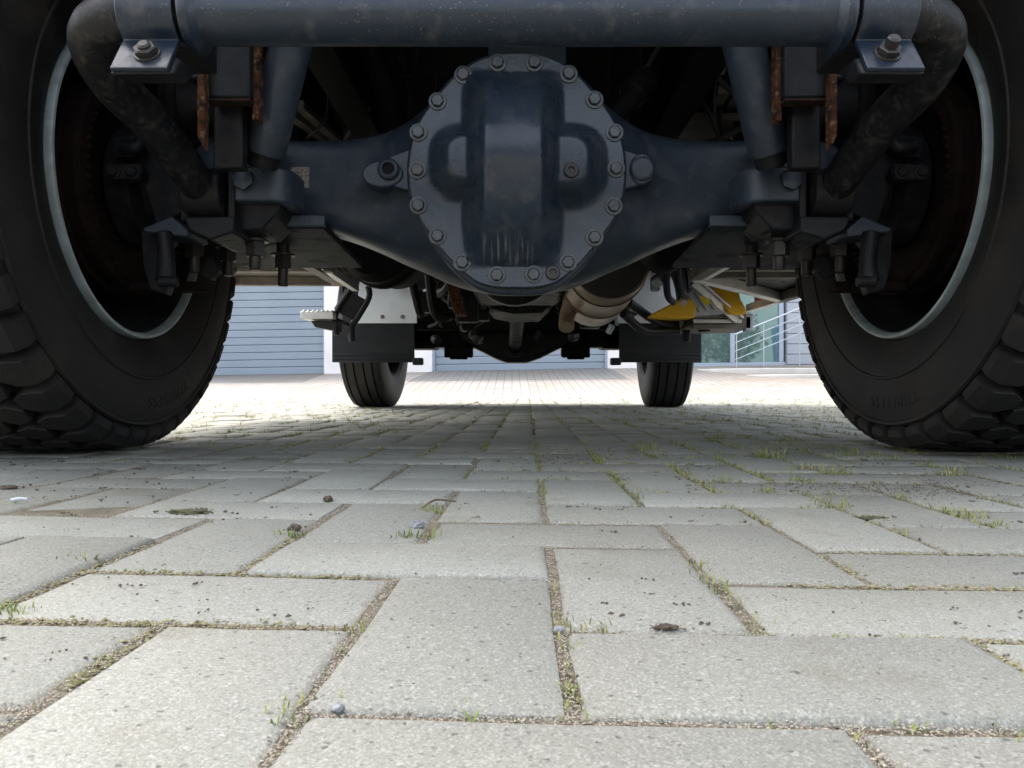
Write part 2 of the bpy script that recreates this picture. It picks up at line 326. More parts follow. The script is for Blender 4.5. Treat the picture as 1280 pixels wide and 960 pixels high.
for px, py, sz in ((815, 562, 1.1), (957, 571, 1.4), (1012, 588, 1.2), (1046, 592, 1.1), (1190, 592, 1.3), (1160, 583, 1.0), (1036, 631, 1.2), (1215, 640, 1.0), (905, 600, .8), (1240, 650, .9), (15, 770, .8), (540, 640, .9), (366, 672, .8), (440, 790, .7), (368, 890, .8), (105, 708, .8), (522, 672, 1.0), (735, 785, .8), (958, 612, .8), (1000, 600, .9), (900, 548, 1.0), (740, 545, .8), (980, 552, 1.1), (1060, 570, 1.1)):
    c_ = F * CH / (py - HY); x, y = (px - CX) / F * c_, c_
    for _ in range(int(46 * sz)):
        bx, by = x + rnd.gauss(0, .011 * sz), y + rnd.gauss(0, .006); a = rnd.random() * 2 * PI; ln = rnd.uniform(.004, .016) * sz * (.5 + .5 * min(y, 1.4)); le = ln * rnd.uniform(.2, 1.1); wv = rnd.uniform(.0003, .0007) * (1 + .3 * y); dx, dy = math.cos(a), math.sin(a); z0 = gz(bx, by) - .003
        mb.add([(bx - dy * wv, by + dx * wv, z0), (bx + dy * wv, by - dx * wv, z0), (bx + dx * le * .45 + dy * wv * .8, by + dy * le * .45 - dx * wv * .8, z0 + ln * .7), (bx + dx * le * .45 - dy * wv * .8, by + dy * le * .45 + dx * wv * .8, z0 + ln * .7), (bx + dx * le, by + dy * le, z0 + ln)], [(0, 1, 2, 3), (3, 2, 4)])
gs = mb.build('joint_grass', GRASS, org=(0, 0, 0), flat=True, recalc=False); tag(gs, 'short green grass sprouting from the paving joints', 'grass', None, 'stuff')
mb = MB()
for x, y, v in joint_points(14000, .28, 4.5, rnd, .0035, .70):
    if noise.noise((x * 5, y * 3.3, 7.7)) + .35 * sstep(0, .7, x / max(y, .5)) < .12: continue
    s_ = rnd.uniform(.0008, .0022) * (.8 + .5 * y); clump(mb, (x, y, gz(x, y) - .002 + rnd.random() * .0015), s_, rnd, .5)
MOSSG = mat('joint_moss', (.16, .155, .075), .95, 0, .1, var=(.25, .225, .13), scale=60)
jm = mb.build('joint_moss', MOSSG, org=(0, 0, 0), flat=True, recalc=False); tag(jm, 'low olive moss packed into the paving joints', 'moss', None, 'stuff')
mb = MB()
for k in range(5200):
    y = .33 * (3.4 / .33) ** rnd.random(); x = rnd.uniform(-1, 1) * .7 * y
    band = math.exp(-((y - 1.25) / .35) ** 2)
    if rnd.random() > .10 + .5 * band * (.6 + .9 * noise.noise((x * 3, y * 3, 9))): continue
    s = rnd.uniform(.0008, .0032) * (.7 + .5 * band); c0 = (x, y, gz(x, y) + s * .25)
    for _ in range(rnd.choice((1, 1, 2, 3, 5))): clump(mb, (c0[0] + rnd.gauss(0, s * 1.4), c0[1] + rnd.gauss(0, s), c0[2]), s * rnd.uniform(.4, 1), rnd)
for k in range(1300):
    x, y = rnd.gauss(.53, .10), rnd.gauss(1.02, .05); s_ = rnd.uniform(.0004, .0015); clump(mb, (x, y, gz(x, y) + s_ * .2), s_, rnd)
for k in range(700):
    x, y = rnd.gauss(.12, .11), rnd.gauss(1.38, .10); s_ = rnd.uniform(.0005, .0020); clump(mb, (x, y, gz(x, y) + s_ * .2), s_, rnd)
cr = mb.build('soil_crumbs', CLOD, org=(0, 0, 0), flat=True, recalc=False); tag(cr, 'brown soil and moss crumbs scattered over the pavers', 'crumbs', None, 'stuff')
def ongr(x, y):
    """pixel on the paving -> point"""
    Y = F * CH / (y - HY)
    for _ in range(4): X = (x - CX) / F * Y; Y = F * (CH - gz(X, Y)) / (y - HY)
    return Vector((X, Y, gz(X, Y)))
def lump(name, px, size, m, label, cat, group=None, n=26, flat=.45, seed=1, elong=1.0):
    q = random.Random(seed); c = ongr(*px); mb = MB()
    bm = bmesh.new(); bmesh.ops.create_icosphere(bm, subdivisions=3, radius=1)
    for v in bm.verts:
        d = v.co.normalized(); r = 1 + .38 * noise.noise(d * 1.7 + Vector((seed, 0, 0))) + .22 * noise.noise(d * 4.1 + Vector((0, seed, 0))) + .1 * noise.noise(d * 9)
        v.co = Vector((d.x * r * elong, d.y * r, d.z * r * flat)) * size
    mb.add([c + v.co + Vector((0, 0, size * flat * .5)) for v in bm.verts], [[v.index for v in f.verts] for f in bm.faces]); bm.free()
    if cat != 'pebble':
        for _ in range(n): clump(mb, (c.x + q.gauss(0, size * elong * .7), c.y + q.gauss(0, size * .7), c.z + abs(q.gauss(0, size * flat * .5))), size * q.uniform(.12, .35), q)
    o = mb.build(name, m, ang=60 if cat == 'pebble' else 20); return tag(o, label, cat, group)
lump('moss_clump', (234, 641), .008, MOSS, 'dry olive moss clump on paver beside the left truck tyre', 'moss', n=130, flat=.3, seed=3, elong=2.6)
lump('soil_clod', (833, 786), .0022, CLOD, 'dark crumbly soil clod lying on a paver joint', 'soil clod', n=130, flat=.8, seed=4, elong=2.8)
lump('soil_clod', (368, 662), .0055, CLOD, 'reddish brown soil clod with grass blades beside it', 'soil clod', n=12, flat=.6, seed=5)
lump('soil_clod', (410, 626), .0055, CLOD, 'tiny brown soil clod alone on a bare paver', 'soil clod', n=8, flat=.7, seed=8)
lump('pebble', (522, 659), .0058, PEB, 'grey and white pebble sitting in a paving joint', 'pebble', flat=.7, seed=6, elong=1.2)
lump('pebble', (422, 888), .0026, PEB, 'small dark blue pebble among grass in a joint corner', 'pebble', flat=.8, seed=9)
lump('pebble', (698, 789), .0026, PEB, 'small bluish pebble in the wide gritty joint', 'pebble', flat=.8, seed=10)
lump('pebble', (1076, 881), .0022, CONC, 'flat white pebble chip lying on a smooth paver', 'pebble', flat=.35, seed=12, elong=1.6)
lump('moss_clump', (1090, 648), .007, MOSS, 'flat dark moss clump on paver beside grassy joint', 'moss', n=90, flat=.2, seed=13, elong=2.4)
lump('soil_clod', (10, 611), .008, CLOD, 'dark flat soil clod close to the left tyre', 'soil clod', n=10, flat=.4, seed=14, elong=1.5)
c = ongr(23, 629); mb = MB(); mb.tube([c + Vector((-.006, -.004, .004)), c + Vector((0, 0, .005)), c + Vector((.007, .004, .004))], [.0014, .0018, .0013], n=10)
tag(mb.build('paper_scrap', WHITEP), 'crumpled white paper scrap on the pavers by the left tyre', 'litter')
c = ongr(545, 632); mb = MB(); mb.tube([c + Vector((-.012, -.03, .002)), c + Vector((-.004, -.01, .006)), c + Vector((.003, .004, .006)), c + Vector((.022, .004, .004))], [.0011, .0013, .0012, .001], n=6)
tag(mb.build('dry_twig', TWIG), 'thin bent dry twig lying along a paving joint', 'twig')

# ramp up to the station, aprons, steps
FY = 16.0
def rz(x, y): return max(0, (y - 11.15) / (FY - 11.15)) * (.472 + .019 * x)
def sheet(name, quad, m, dz, nx=12, ny=8, parent=None):
    mb = MB(); (x00, x01, y0), (x10, x11, y1) = quad
    for j in range(ny + 1):
        t = j / ny; y = y0 + (y1 - y0) * t
        for i in range(nx + 1):
            x = (x00 + (x10 - x00) * t) + ((x01 + (x11 - x01) * t) - (x00 + (x10 - x00) * t)) * i / nx; mb.v.append(Vector((x, y, rz(x, y) + dz)))
    k = nx + 1; mb.f = [(j * k + i, j * k + i + 1, (j + 1) * k + i + 1, (j + 1) * k + i) for j in range(ny) for i in range(nx)]; mb.m = [0] * len(mb.f)
    return tag(mb.build(name, m, parent, org=(0, 0, 0), recalc=False), None, None, None, 'structure')
sheet('forecourt_ramp', ((-14, 14, 11.15), (-14, 14, FY + .4)), RAMP, .0)
sheet('door_apron', ((-1.9, 2.1, 13.6), (-1.72, 2.06, FY + .3)), APRON, .004)
sheet('door_apron', ((-8, -3.75, 13.6), (-7.9, -3.99, FY + .3)), APRON, .004)
mb = MB()
for k, (y0, x0, z0) in enumerate(((12.6, 4.9, .17), (13.5, 4.3, .30), (14.4, 3.75, .43))):
    out = [(x0 + 1.1 * (1 - math.cos(t)) , y0 + 1.1 * (1 - math.sin(t))) for t in [i * PI / 16 for i in range(9)]][::-1]
    poly = [Vector((x, y, 0)) for x, y in ([(x0 + 1.1, y0)] + out[1:] + [(x0, 15.95), (11, 15.95), (11, y0)])]
    mb.prism(poly, (0, 0, z0 + .05))
tag(mb.build('entrance_steps', CONC, bevel=.015, org=(0, 0, 0)), None, None, None, 'structure')
# ------------------------------------------------------------------ the fire station behind the truck
st = empty('fire_station', (0, FY, .45)); tag(st, 'white rendered station building with blue-grey garage doors beyond the truck', 'building')
TILT = .016
def bz(x): return .455 + TILT * x
def wbox(mb, x0, x1, y0, y1, z0, z1, m=0):   # box whose z follows the building's slight tilt
    return mb.hexa([(x0, y0, bz(x0) + z0), (x1, y0, bz(x1) + z0), (x1, y1, bz(x1) + z0), (x0, y1, bz(x0) + z0), (x0, y0, bz(x0) + z1), (x1, y0, bz(x1) + z1), (x1, y1, bz(x1) + z1), (x0, y1, bz(x0) + z1)], m)
mb = MB()
for x0, x1 in ((-11, -7.75), (-3.98, -1.69), (2.03, 3.45)): wbox(mb, x0, x1, FY, FY + .35, -.3, 4.2)
wbox(mb, -11, 9.5, FY, FY + .35, 4.203, 5.4); wbox(mb, -11, 9.5, FY + 6, FY + 6.3, -.3, 5.4)
wbox(mb, -11, 9.5, FY - .15, FY + 6.4, 5.403, 5.6)
mb.build('wall', WALL, st, bevel=.01)
mb = MB(); wbox(mb, -11, 3.45, FY + .9, FY + 1.0, -.3, 5.4); mb.build('inner_wall', CLAD, st)
for x0, x1 in ((-7.75, -3.98), (-1.69, 2.03)):
    dr = MB(); wbox(dr, x0 - .02, x1 + .02, FY + .22, FY + .27, -.02, 4.2); d = dr.build('garage_door', DOORM, st)
    for k in range(26):
        mb = MB(); z = .012 + k * .16; wbox(mb, x0 + .05, x1 - .05, FY + .165, FY + .219, z, z + .154); mb.build('door_panel', DOORM, d, bevel=.012)
    mb = MB(); wbox(mb, x0, x0 + .05, FY + .13, FY + .219, 0, 4.2); wbox(mb, x1 - .05, x1, FY + .13, FY + .219, 0, 4.2); mb.build('door_frame', FRAMEM, d)
    mb = MB(); wbox(mb, x0 + .05, x1 - .05, FY + .155, FY + .219, -.03, .010); mb.build('bottom_seal', BLACK, d)
# glazed entrance
wn = MB(); GX = (3.5, 4.70, 5.74)
wbox(wn, 3.45, 5.83, FY + .1, FY + .2, .0, .11); wbox(wn, 3.45, 5.83, FY + .1, FY + .2, 3.0, 3.1)
for x in GX: wbox(wn, x - .05, x + .05, FY + .103, FY + .197, .111, 2.999)
wnd = wn.build('window_frame', FRAMEM, st, bevel=.006)
for a, b in zip(GX, GX[1:]):
    mb = MB(); wbox(mb, a + .05, b - .05, FY + .14, FY + .16, .111, 2.999); mb.build('pane', GLASS, wnd)
mb = MB(); wbox(mb, 5.835, 9.5, FY + .08, FY + .3, -.3, 4.2); cl = mb.build('cladding', CLAD, st)
for k in range(19):
    mb = MB(); z = .05 + k * .22; wbox(mb, 5.84, 9.49, FY + .03, FY + .079, z, z + .208); mb.build('cladding_panel', CLAD, cl, bevel=.006)
# added bushes stand in for green reflections in the glass; bin, stair railing
def reflection_shrub(name, c, rx, rz_, label, seed):  # leafy mass added behind the panes to imitate their green reflection
    q = random.Random(seed); root = empty(name, c); mb = MB()
    for k in range(9):
        a = q.random() * 2 * PI; r = q.uniform(.2, .7) * rx
        mb.tube([c, c + Vector((r * .4 * math.cos(a), r * .4 * math.sin(a), rz_ * .7)), c + Vector((r * math.cos(a), r * math.sin(a), rz_ * q.uniform(1.1, 1.7)))], [.015, .01, .004], n=5)
    mb.build('trunk', TWIG, root)
    mb = MB()
    for k in range(2600):
        d = Vector((q.gauss(0, 1), q.gauss(0, 1), q.gauss(0, 1))).normalized(); rr_ = q.random() ** .35 * (1 + .35 * noise.noise(d * 2.2 + Vector((seed, 0, 0))))
        p = c + Vector((d.x * rx * rr_, d.y * rx * .7 * rr_, rz_ + d.z * rz_ * rr_)); n1 = Vector((q.gauss(0, 1), q.gauss(0, 1), q.gauss(0, 1) + .8)).normalized(); t1 = n1.orthogonal().normalized(); t2 = n1.cross(t1); s = q.uniform(.03, .06)
        mb.add([p - t1 * s, p + t2 * s * .5, p + t1 * s, p - t2 * s * .5], [(0, 1, 2, 3)])
    mb.build('crown', LEAF, root, flat=True, recalc=False); tag(root, label, 'reflection_shrub')
reflection_shrub('reflection_shrub', Vector((4.05, FY + 1.6, .52)), .62, .8, 'added green bush standing in for the reflection in the left entrance pane', 1)
reflection_shrub('reflection_shrub', Vector((5.25, FY + 2.0, .54)), .7, .75, 'added green bush standing in for the reflection in the pane with the handrail', 2)
mb = MB(); wbox(mb, 3.5, 9.4, FY + .4, FY + 5.9, -.05, .06); tag(mb.build('planted_bed', LEAF), None, None, None, 'structure')
rb = empty('stair_railing', (5.0, FY - .35, .5)); tag(rb, 'brushed steel stair railing with four sloping rails before the glass entrance', 'railing')
RY = FY - .35
for k in range(4):
    a = P(919, 418 + k * 10.5, RY); b = P(1003, 384 + k * 10.5, RY)
    mb = MB(); mb.cyl(a, b, .017 if k == 0 else .009, n=10); mb.build('rail', STEEL, rb)
for px in (955, 921, 1000):
    zt = P(px, 424 - (px - 905) * .408, RY); mb = MB(); mb.cyl((zt.x, RY + .02, bz(zt.x) - .12), (zt.x, RY + .02, zt.z), .013, n=10); mb.build('post', STEEL, rb)
BOY = FY + .62
bn = empty('wheelie_bin', (5.72, BOY, .55)); tag(bn, 'light blue plastic wheelie bin behind the entrance glass', 'bin')
q0, q1 = P(967, 449, BOY), P(979, 406, BOY); zb = bz(5.6) + .04
mb = MB(); mb.hexa([(q0.x + .03, BOY - .1, zb), (q1.x, BOY - .1, zb), (q1.x, BOY + .1, zb), (q0.x + .03, BOY + .1, zb), (q0.x - .01, BOY - .14, q1.z - .1), (q1.x + .02, BOY - .14, q1.z - .1), (q1.x + .02, BOY + .14, q1.z - .1), (q0.x - .01, BOY + .14, q1.z - .1)]); mb.build('bin_body', BLUE, bn, bevel=.015)
mb = MB(); mb.hexa([(q0.x - .02, BOY - .16, q1.z - .098), (q1.x + .03, BOY - .16, q1.z - .098), (q1.x + .03, BOY + .15, q1.z - .098), (q0.x - .02, BOY + .15, q1.z - .098), (q0.x + .06, BOY - .1, q1.z), (q1.x + .02, BOY - .1, q1.z), (q1.x + .02, BOY + .14, q1.z), (q0.x + .06, BOY + .14, q1.z)]); mb.build('bin_lid', BLUE, bn, bevel=.01)

# ------------------------------------------------------------------ the truck
X0 = .0105                      # centre line at the rear axle
AY, AZ = 1.565, .54             # rear axle
truck = empty('truck', (X0, 3.2, 0)); tag(truck, 'large truck on block paving, seen from underneath behind its dark blue-grey rear axle', 'truck')
def sx(s, v): return X0 + s * v
def hexbolt(r=.0115, h=.009, washer=.0165, stud=0, sr=.006):
    """hex head on a washer, axis -Y, base at y=0"""
    m = MB(); m.lathe([(0, 0), (washer, 0), (washer * .97, .0026), (r, .003)], (0, 0, 0), (0, -1, 0), 24)
    m.lathe([(r * 1.02, .0028), (r * 1.02, h - .0015), (r * .86, h), (0, h)], (0, 0, 0), (0, -1, 0), 6, a0=.3)
    if stud: m.lathe([(sr, h - .001), (sr, h + stud - .002), (sr * .7, h + stud), (0, h + stud)], (0, 0, 0), (0, -1, 0), 14)
    return m

# --- rear wheels
def tyre(c, s, Rr, prof, lugs, m, rimx):
    pass
def rear_wheel(s):
    cx = sx(s, .95); c = Vector((cx, AY, AZ)); w_ = empty('rear_wheel', (cx, AY, 0), truck); ax = Vector((-s, 0, 0))   # axis points inboard
    mb = MB(); half = [(.296, .146), (.305, .152), (.313, .163), (.326, .170), (.345, .178), (.372, .187), (.386, .1885), (.388, .1915), (.392, .1915), (.394, .189), (.425, .1915), (.455, .190), (.478, .185), (.481, .188), (.486, .188), (.489, .183), (.487, .1765), (.494, .165), (.502, .13), (.509, .06), (.512, 0)]
    mb.lathe(half + [(r, -t) for r, t in half[-2::-1]], c, ax, 128)
    N = 46
    def rad(x): return .540 - .010 * (abs(x) / .17) ** 2.5
    def blk(t0, poly, drop=.028, shoulder=0):
        # poly: (fraction of pitch, x across); top with a small chamfer
        n = len(poly); cxp = sum(p[0] for p in poly) / n, sum(p[1] for p in poly) / n; rings = []
        for kk, (shr, dr) in enumerate(((1.03, -drop), (1.0, -.002), (.965, 0))):
            for f, x in poly:
                f2, x2 = cxp[0] + (f - cxp[0]) * shr, cxp[1] + (x - cxp[1]) * shr; a = 2 * PI * (t0 + f2) / N; r = rad(x2) + dr
                rings.append(c + ax * x2 + Vector((0, math.sin(a) * r, math.cos(a) * r)))
        fs = [(k * n + i, k * n + (i + 1) % n, (k + 1) * n + (i + 1) % n, (k + 1) * n + i) for k in range(2) for i in range(n)] + [[2 * n + i for i in range(n)]]
        mb.add(rings, fs)
    for k in range(N):
        for sg in (1, -1):
            o = k + (.5 if sg < 0 else 0)
            blk(o, [(.14, sg * .172), (.12, sg * .142), (.32, sg * .121), (.66, sg * .117), (.88, sg * .138), (.86, sg * .172)])
            # shoulder wall of the lug
            pts = []
            for f, x, r in ((.14, .171, .5295), (.86, .171, .5295), (.85, .1865, .512), (.15, .1865, .512), (.83, .1885, .497), (.17, .1885, .497)):
                a = 2 * PI * (o + f) / N; pts.append(c + ax * (sg * x) + Vector((0, math.sin(a) * r, math.cos(a) * r)))
            inn = []
            for f, x, r in ((.14, .12, .49), (.86, .12, .49), (.85, .14, .485), (.15, .14, .485), (.83, .165, .475), (.17, .165, .475)):
                a = 2 * PI * (o + f) / N; inn.append(c + ax * (sg * x) + Vector((0, math.sin(a) * r, math.cos(a) * r)))
            mb.add(pts + inn, [(0, 1, 2, 3), (3, 2, 4, 5), (0, 3, 9, 6), (3, 5, 11, 9), (1, 7, 8, 2), (2, 8, 10, 4), (5, 4, 10, 11), (0, 6, 7, 1)])
        for sg in (1, -1):
            o = k + (.5 if sg < 0 else 0) + .5
            blk(o, [(.08, sg * .088), (.28, sg * .113), (.72, sg * .116), (.92, sg * .092), (.74, sg * .066), (.30, sg * .063)])
            blk(o - .5, [(.08, sg * .034), (.28, sg * .058), (.74, sg * .060), (.92, sg * .036), (.74, sg * .005), (.26, sg * .005)])
    mb.build('tyre', RUBBER, w_, ang=19)
    mb = MB(); q = .784 - .95   # rim flange, inboard face at |x| = .784
    f0 = .172
    mb.lathe([(.3085, f0 - .022), (.309, f0 - .004), (.3065, f0 + .002), (.302, f0 + .003), (.298, f0 + .000), (.2955, f0 - .006), (.2945, f0 - .014)], c, ax, 96); rf = mb.build('rim', SILVER, w_)
    mb = MB(); mb.lathe([(.2943, f0 - .0138), (.2925, f0 - .026), (.2915, f0 - .036), (.292, f0 - .05), (.283, f0 - .07), (.272, f0 - .10), (.268, f0 - .16), (.274, f0 - .20), (.268, f0 - .235), (.240, f0 - .25), (.16, f0 - .255), (.15, f0 - .21), (0, f0 - .21)], c, ax, 72)
    mb.build('rim_barrel', RIMIN, w_)
    mb = MB(); mb.lathe([(.10, f0 - .2), (.205, f0 - .19), (.212, f0 - .17), (.212, f0 - .13), (.206, f0 - .127), (.206, f0 - .10), (.214, f0 - .097), (.214, f0 - .05), (.208, f0 - .045), (.208, f0 - .02), (.216, f0 - .017), (.216, f0 - .004), (.19, f0), (.185, f0 - .02), (.12, f0 - .02)], c, ax, 64)
    for k in range(70):
        a = 2 * PI * k / 70; rr_ = .198; p = c + ax * (f0 + .002) + Vector((0, math.sin(a) * rr_, math.cos(a) * rr_)); mb.box((-.004, -.003, -.003), (.004, .003, .003), 0, Matrix.Translation(p) @ Matrix.Rotation(-a, 4, 'X'))
    mb.build('brake_drum', DRUM, w_)
    return w_
def lettering(w_, s, word, a0, r0, size):
    cu = bpy.data.curves.new('lettering', 'FONT'); cu.body = word; cu.size = size; cu.extrude = .0009; cu.space_character = 1.25; cu.resolution_u = 3
    to = bpy.data.objects.new('lettering_curve', cu); me = to.to_mesh(); mb = MB(); c = Vector((sx(s, .95), AY, AZ))
    for v in me.vertices:
        r = r0 + v.co.y; a = a0 + (1 if s < 0 else -1) * v.co.x / r0; mb.v.append(c + Vector((-s * (.1915 + v.co.z - .0004), 0, 0)) + Vector((0, math.sin(a) * r, math.cos(a) * r)))
    mb.f = [list(p.vertices) for p in me.polygons]; mb.m = [0] * len(mb.f); to.to_mesh_clear(); bpy.data.objects.remove(to)
    return mb.build('lettering', RUBBER, w_, flat=True)
for s in (-1, 1):
    w_ = rear_wheel(s); lettering(w_, s, 'TUBELESS', PI + (-.42 if s < 0 else .30), .428, .036)

# --- rear axle: housing lofted along X, cover, bolts, bosses
def housing():
    prof = []   # x, up, down, front, back, exponent
    key = [(0, .224, .216, .178, .19, 3.2), (.06, .218, .213, .178, .19, 3.2), (.11, .198, .203, .176, .18, 3.0), (.155, .168, .188, .168, .165, 2.9), (.19, .140, .170, .152, .14, 2.8), (.225, .116, .158, .128, .12, 3.0), (.26, .103, .140, .108, .10, 3.2), (.30, .094, .122, .094, .085, 3.6), (.345, .088, .104, .084, .078, 4.2), (.40, .086, .088, .078, .072, 5), (.45, .086, .078, .075, .070, 6), (.56, .086, .074, .075, .070, 6), (.67, .086, .074, .075, .070, 6)]
    n = 40; mb = MB(); secs = [(-k[0],) + k[1:] for k in key[:0:-1]] + key
    for x, up, dn, fr, bk, e in secs:
        for i in range(n):
            a = 2 * PI * i / n; cz, cy = math.cos(a), math.sin(a)
            zz = math.copysign(abs(cz) ** (2 / e), cz); yy = math.copysign(abs(cy) ** (2 / e), cy)
            mb.v.append(Vector((X0 + x, AY + yy * (bk if yy > 0 else fr), AZ + zz * (up if zz > 0 else dn))))
    L = len(secs); mb.f = [(i * n + k, i * n + (k + 1) % n, (i + 1) * n + (k + 1) % n, (i + 1) * n + k) for i in range(L - 1) for k in range(n)] + [list(range(n)), [(L - 1) * n + k for k in range(n)]]; mb.m = [0] * len(mb.f)
    o = mb.build('rear_axle', PAINT, truck, ang=60); sb = o.modifiers.new('sub', 'SUBSURF'); sb.levels = 1; sb.render_levels = 2
    return o
axle = housing()
CY = 1.378
outl = [(600,76),(622,69),(646,67.5),(670,69),(692,75),(714,89),(735,110),(755,135),(770,160),(778,188),(780,214),(778,240),(770,266),(755,289),(735,315),(714,337),(694,352),(676,357),(646,358),(616,357),(598,352),(578,337),(557,315),(537,289),(522,266),(514,240),(512,214),(514,188),(522,160),(537,135),(557,110),(578,89)]
cc = (646, 213); pol = sorted([(math.atan2(y - cc[1], x - cc[0]), math.hypot(x - cc[0], y - cc[1])) for x, y in outl])
def rout(a):
    for (a0, r0), (a1, r1) in zip(pol, pol[1:] + [(pol[0][0] + 2 * PI, pol[0][1])]):
        if a0 <= a <= a1 or a0 <= a + 2 * PI <= a1:
            b = a if a0 <= a <= a1 else a + 2 * PI; return r0 + (r1 - r0) * (b - a0) / (a1 - a0)
    return 140
def cov_h(x, y):
    v = (y - 211) / 121; ends = max(0, 1 - v * v); cw = 1 - sstep(30, 66, abs(x - 641)); hc = .120 * (ends ** .85) * cw
    def lobe(cx_, cy_, hx, hy, h):
        e = max(abs((x - cx_) / hx) ** 3 + abs((y - cy_) / hy) ** 3, 0) ** (1 / 3); return h * (1 - sstep(.48, 1.10, e))
    hl = lobe(592, 205, 54, 47, .050); hr = lobe(700, 209, 57, 51, .056)
    return (hc ** 3 + hl ** 3 + hr ** 3) ** (1 / 3)
mb = MB(); NA, NR = 168, 46; fr = [(i / NR) ** .85 for i in range(1, NR + 1)]; mb.v.append(P(*cc, CY) - Vector((0, cov_h(*cc), 0)))
for k in range(NA):
    a = -PI + 2 * PI * (k + .5) / NA; ro = rout(a)
    for f in fr:
        x, y = cc[0] + math.cos(a) * ro * f, cc[1] + math.sin(a) * ro * f; mb.v.append(P(x, y, CY) - Vector((0, cov_h(x, y), 0)))
    e = P(cc[0] + math.cos(a) * ro, cc[1] + math.sin(a) * ro, CY); e1 = P(cc[0] + math.cos(a) * (ro + .8), cc[1] + math.sin(a) * (ro + .8), CY)
    mb.v += [Vector((e1.x, CY + .0012, e1.z)), Vector((e1.x, CY + .03, e1.z))]
K = NR + 2
mb.f = [(0, 1 + ((k + 1) % NA) * K, 1 + k * K) for k in range(NA)] + [(1 + k * K + j, 1 + ((k + 1) % NA) * K + j, 1 + ((k + 1) % NA) * K + j + 1, 1 + k * K + j + 1) for k in range(NA) for j in range(K - 1)]; mb.m = [0] * len(mb.f)
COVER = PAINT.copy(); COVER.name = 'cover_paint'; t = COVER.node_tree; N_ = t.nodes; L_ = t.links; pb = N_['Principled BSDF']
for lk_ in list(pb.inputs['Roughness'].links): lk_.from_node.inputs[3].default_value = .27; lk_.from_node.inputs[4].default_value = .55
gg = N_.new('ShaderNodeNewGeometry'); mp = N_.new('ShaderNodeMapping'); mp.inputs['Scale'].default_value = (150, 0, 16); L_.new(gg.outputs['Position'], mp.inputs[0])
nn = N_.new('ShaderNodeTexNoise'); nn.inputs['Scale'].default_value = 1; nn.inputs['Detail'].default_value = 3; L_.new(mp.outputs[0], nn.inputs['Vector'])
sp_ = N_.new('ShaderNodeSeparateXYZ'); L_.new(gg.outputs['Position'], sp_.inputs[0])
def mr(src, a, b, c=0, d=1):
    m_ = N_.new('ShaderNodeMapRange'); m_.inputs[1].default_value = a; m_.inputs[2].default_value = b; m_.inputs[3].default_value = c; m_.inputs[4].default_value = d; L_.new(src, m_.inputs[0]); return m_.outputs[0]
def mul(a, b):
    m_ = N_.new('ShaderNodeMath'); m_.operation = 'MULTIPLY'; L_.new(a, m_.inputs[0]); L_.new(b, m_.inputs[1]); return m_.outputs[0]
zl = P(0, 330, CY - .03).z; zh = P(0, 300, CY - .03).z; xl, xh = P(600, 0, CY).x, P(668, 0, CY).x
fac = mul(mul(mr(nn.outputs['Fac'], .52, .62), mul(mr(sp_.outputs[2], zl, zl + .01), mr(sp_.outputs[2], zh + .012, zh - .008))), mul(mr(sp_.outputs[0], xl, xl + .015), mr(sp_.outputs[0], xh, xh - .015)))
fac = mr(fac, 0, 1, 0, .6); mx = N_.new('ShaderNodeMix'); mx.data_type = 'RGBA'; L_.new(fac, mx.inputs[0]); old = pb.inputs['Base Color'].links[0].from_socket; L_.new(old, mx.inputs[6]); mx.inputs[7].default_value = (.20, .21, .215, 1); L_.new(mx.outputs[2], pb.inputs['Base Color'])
mb.build('differential_cover', COVER, axle, ang=40)
BM = hexbolt().mesh('bolt', BOLT)
for x, y in ((622,79),(668,79),(711,93),(743,125),(768,166),(770,211),(767,258),(743,297),(710,328),(667,343),(621,344),(578,328),(547,295),(523,257),(522,213),(523,166),(547,127),(579,94)):
    inst('bolt', BM, axle, P(x, y, CY) - Vector((0, .0005, 0)), (0, random.random() * 2, 0))
PLG = MB(); PLG.lathe([(.0135, 0), (.0135, .004), (.012, .006), (.0065, .006), (.006, .002), (0, .002)], (0, 0, 0), (0, -1, 0), 20); PLGM = PLG.mesh('filler_plug', NUT)
inst('filler_plug', PLGM, axle, P(714, 213.5, CY - .0555) , (0, 0, 0)); inst('filler_plug', PLGM, axle, P(691, 341, CY) - Vector((0, .0005, 0)))
# flange ring behind the cover and its lower lip
mb = MB(); pts = []
for k in range(72):
    a = -PI + 2 * PI * (k + .5) / 72; ro = rout(a) + (3.5 + 7 * max(0, math.sin(a)) ** 2); pts.append(P(cc[0] + math.cos(a) * ro, cc[1] + math.sin(a) * ro, CY + .03) + Vector((0, -.004, 0)))
mb.prism(pts, (0, .028, 0)); mb.build('cover_flange', PAINT, axle, bevel=.006, ang=50)
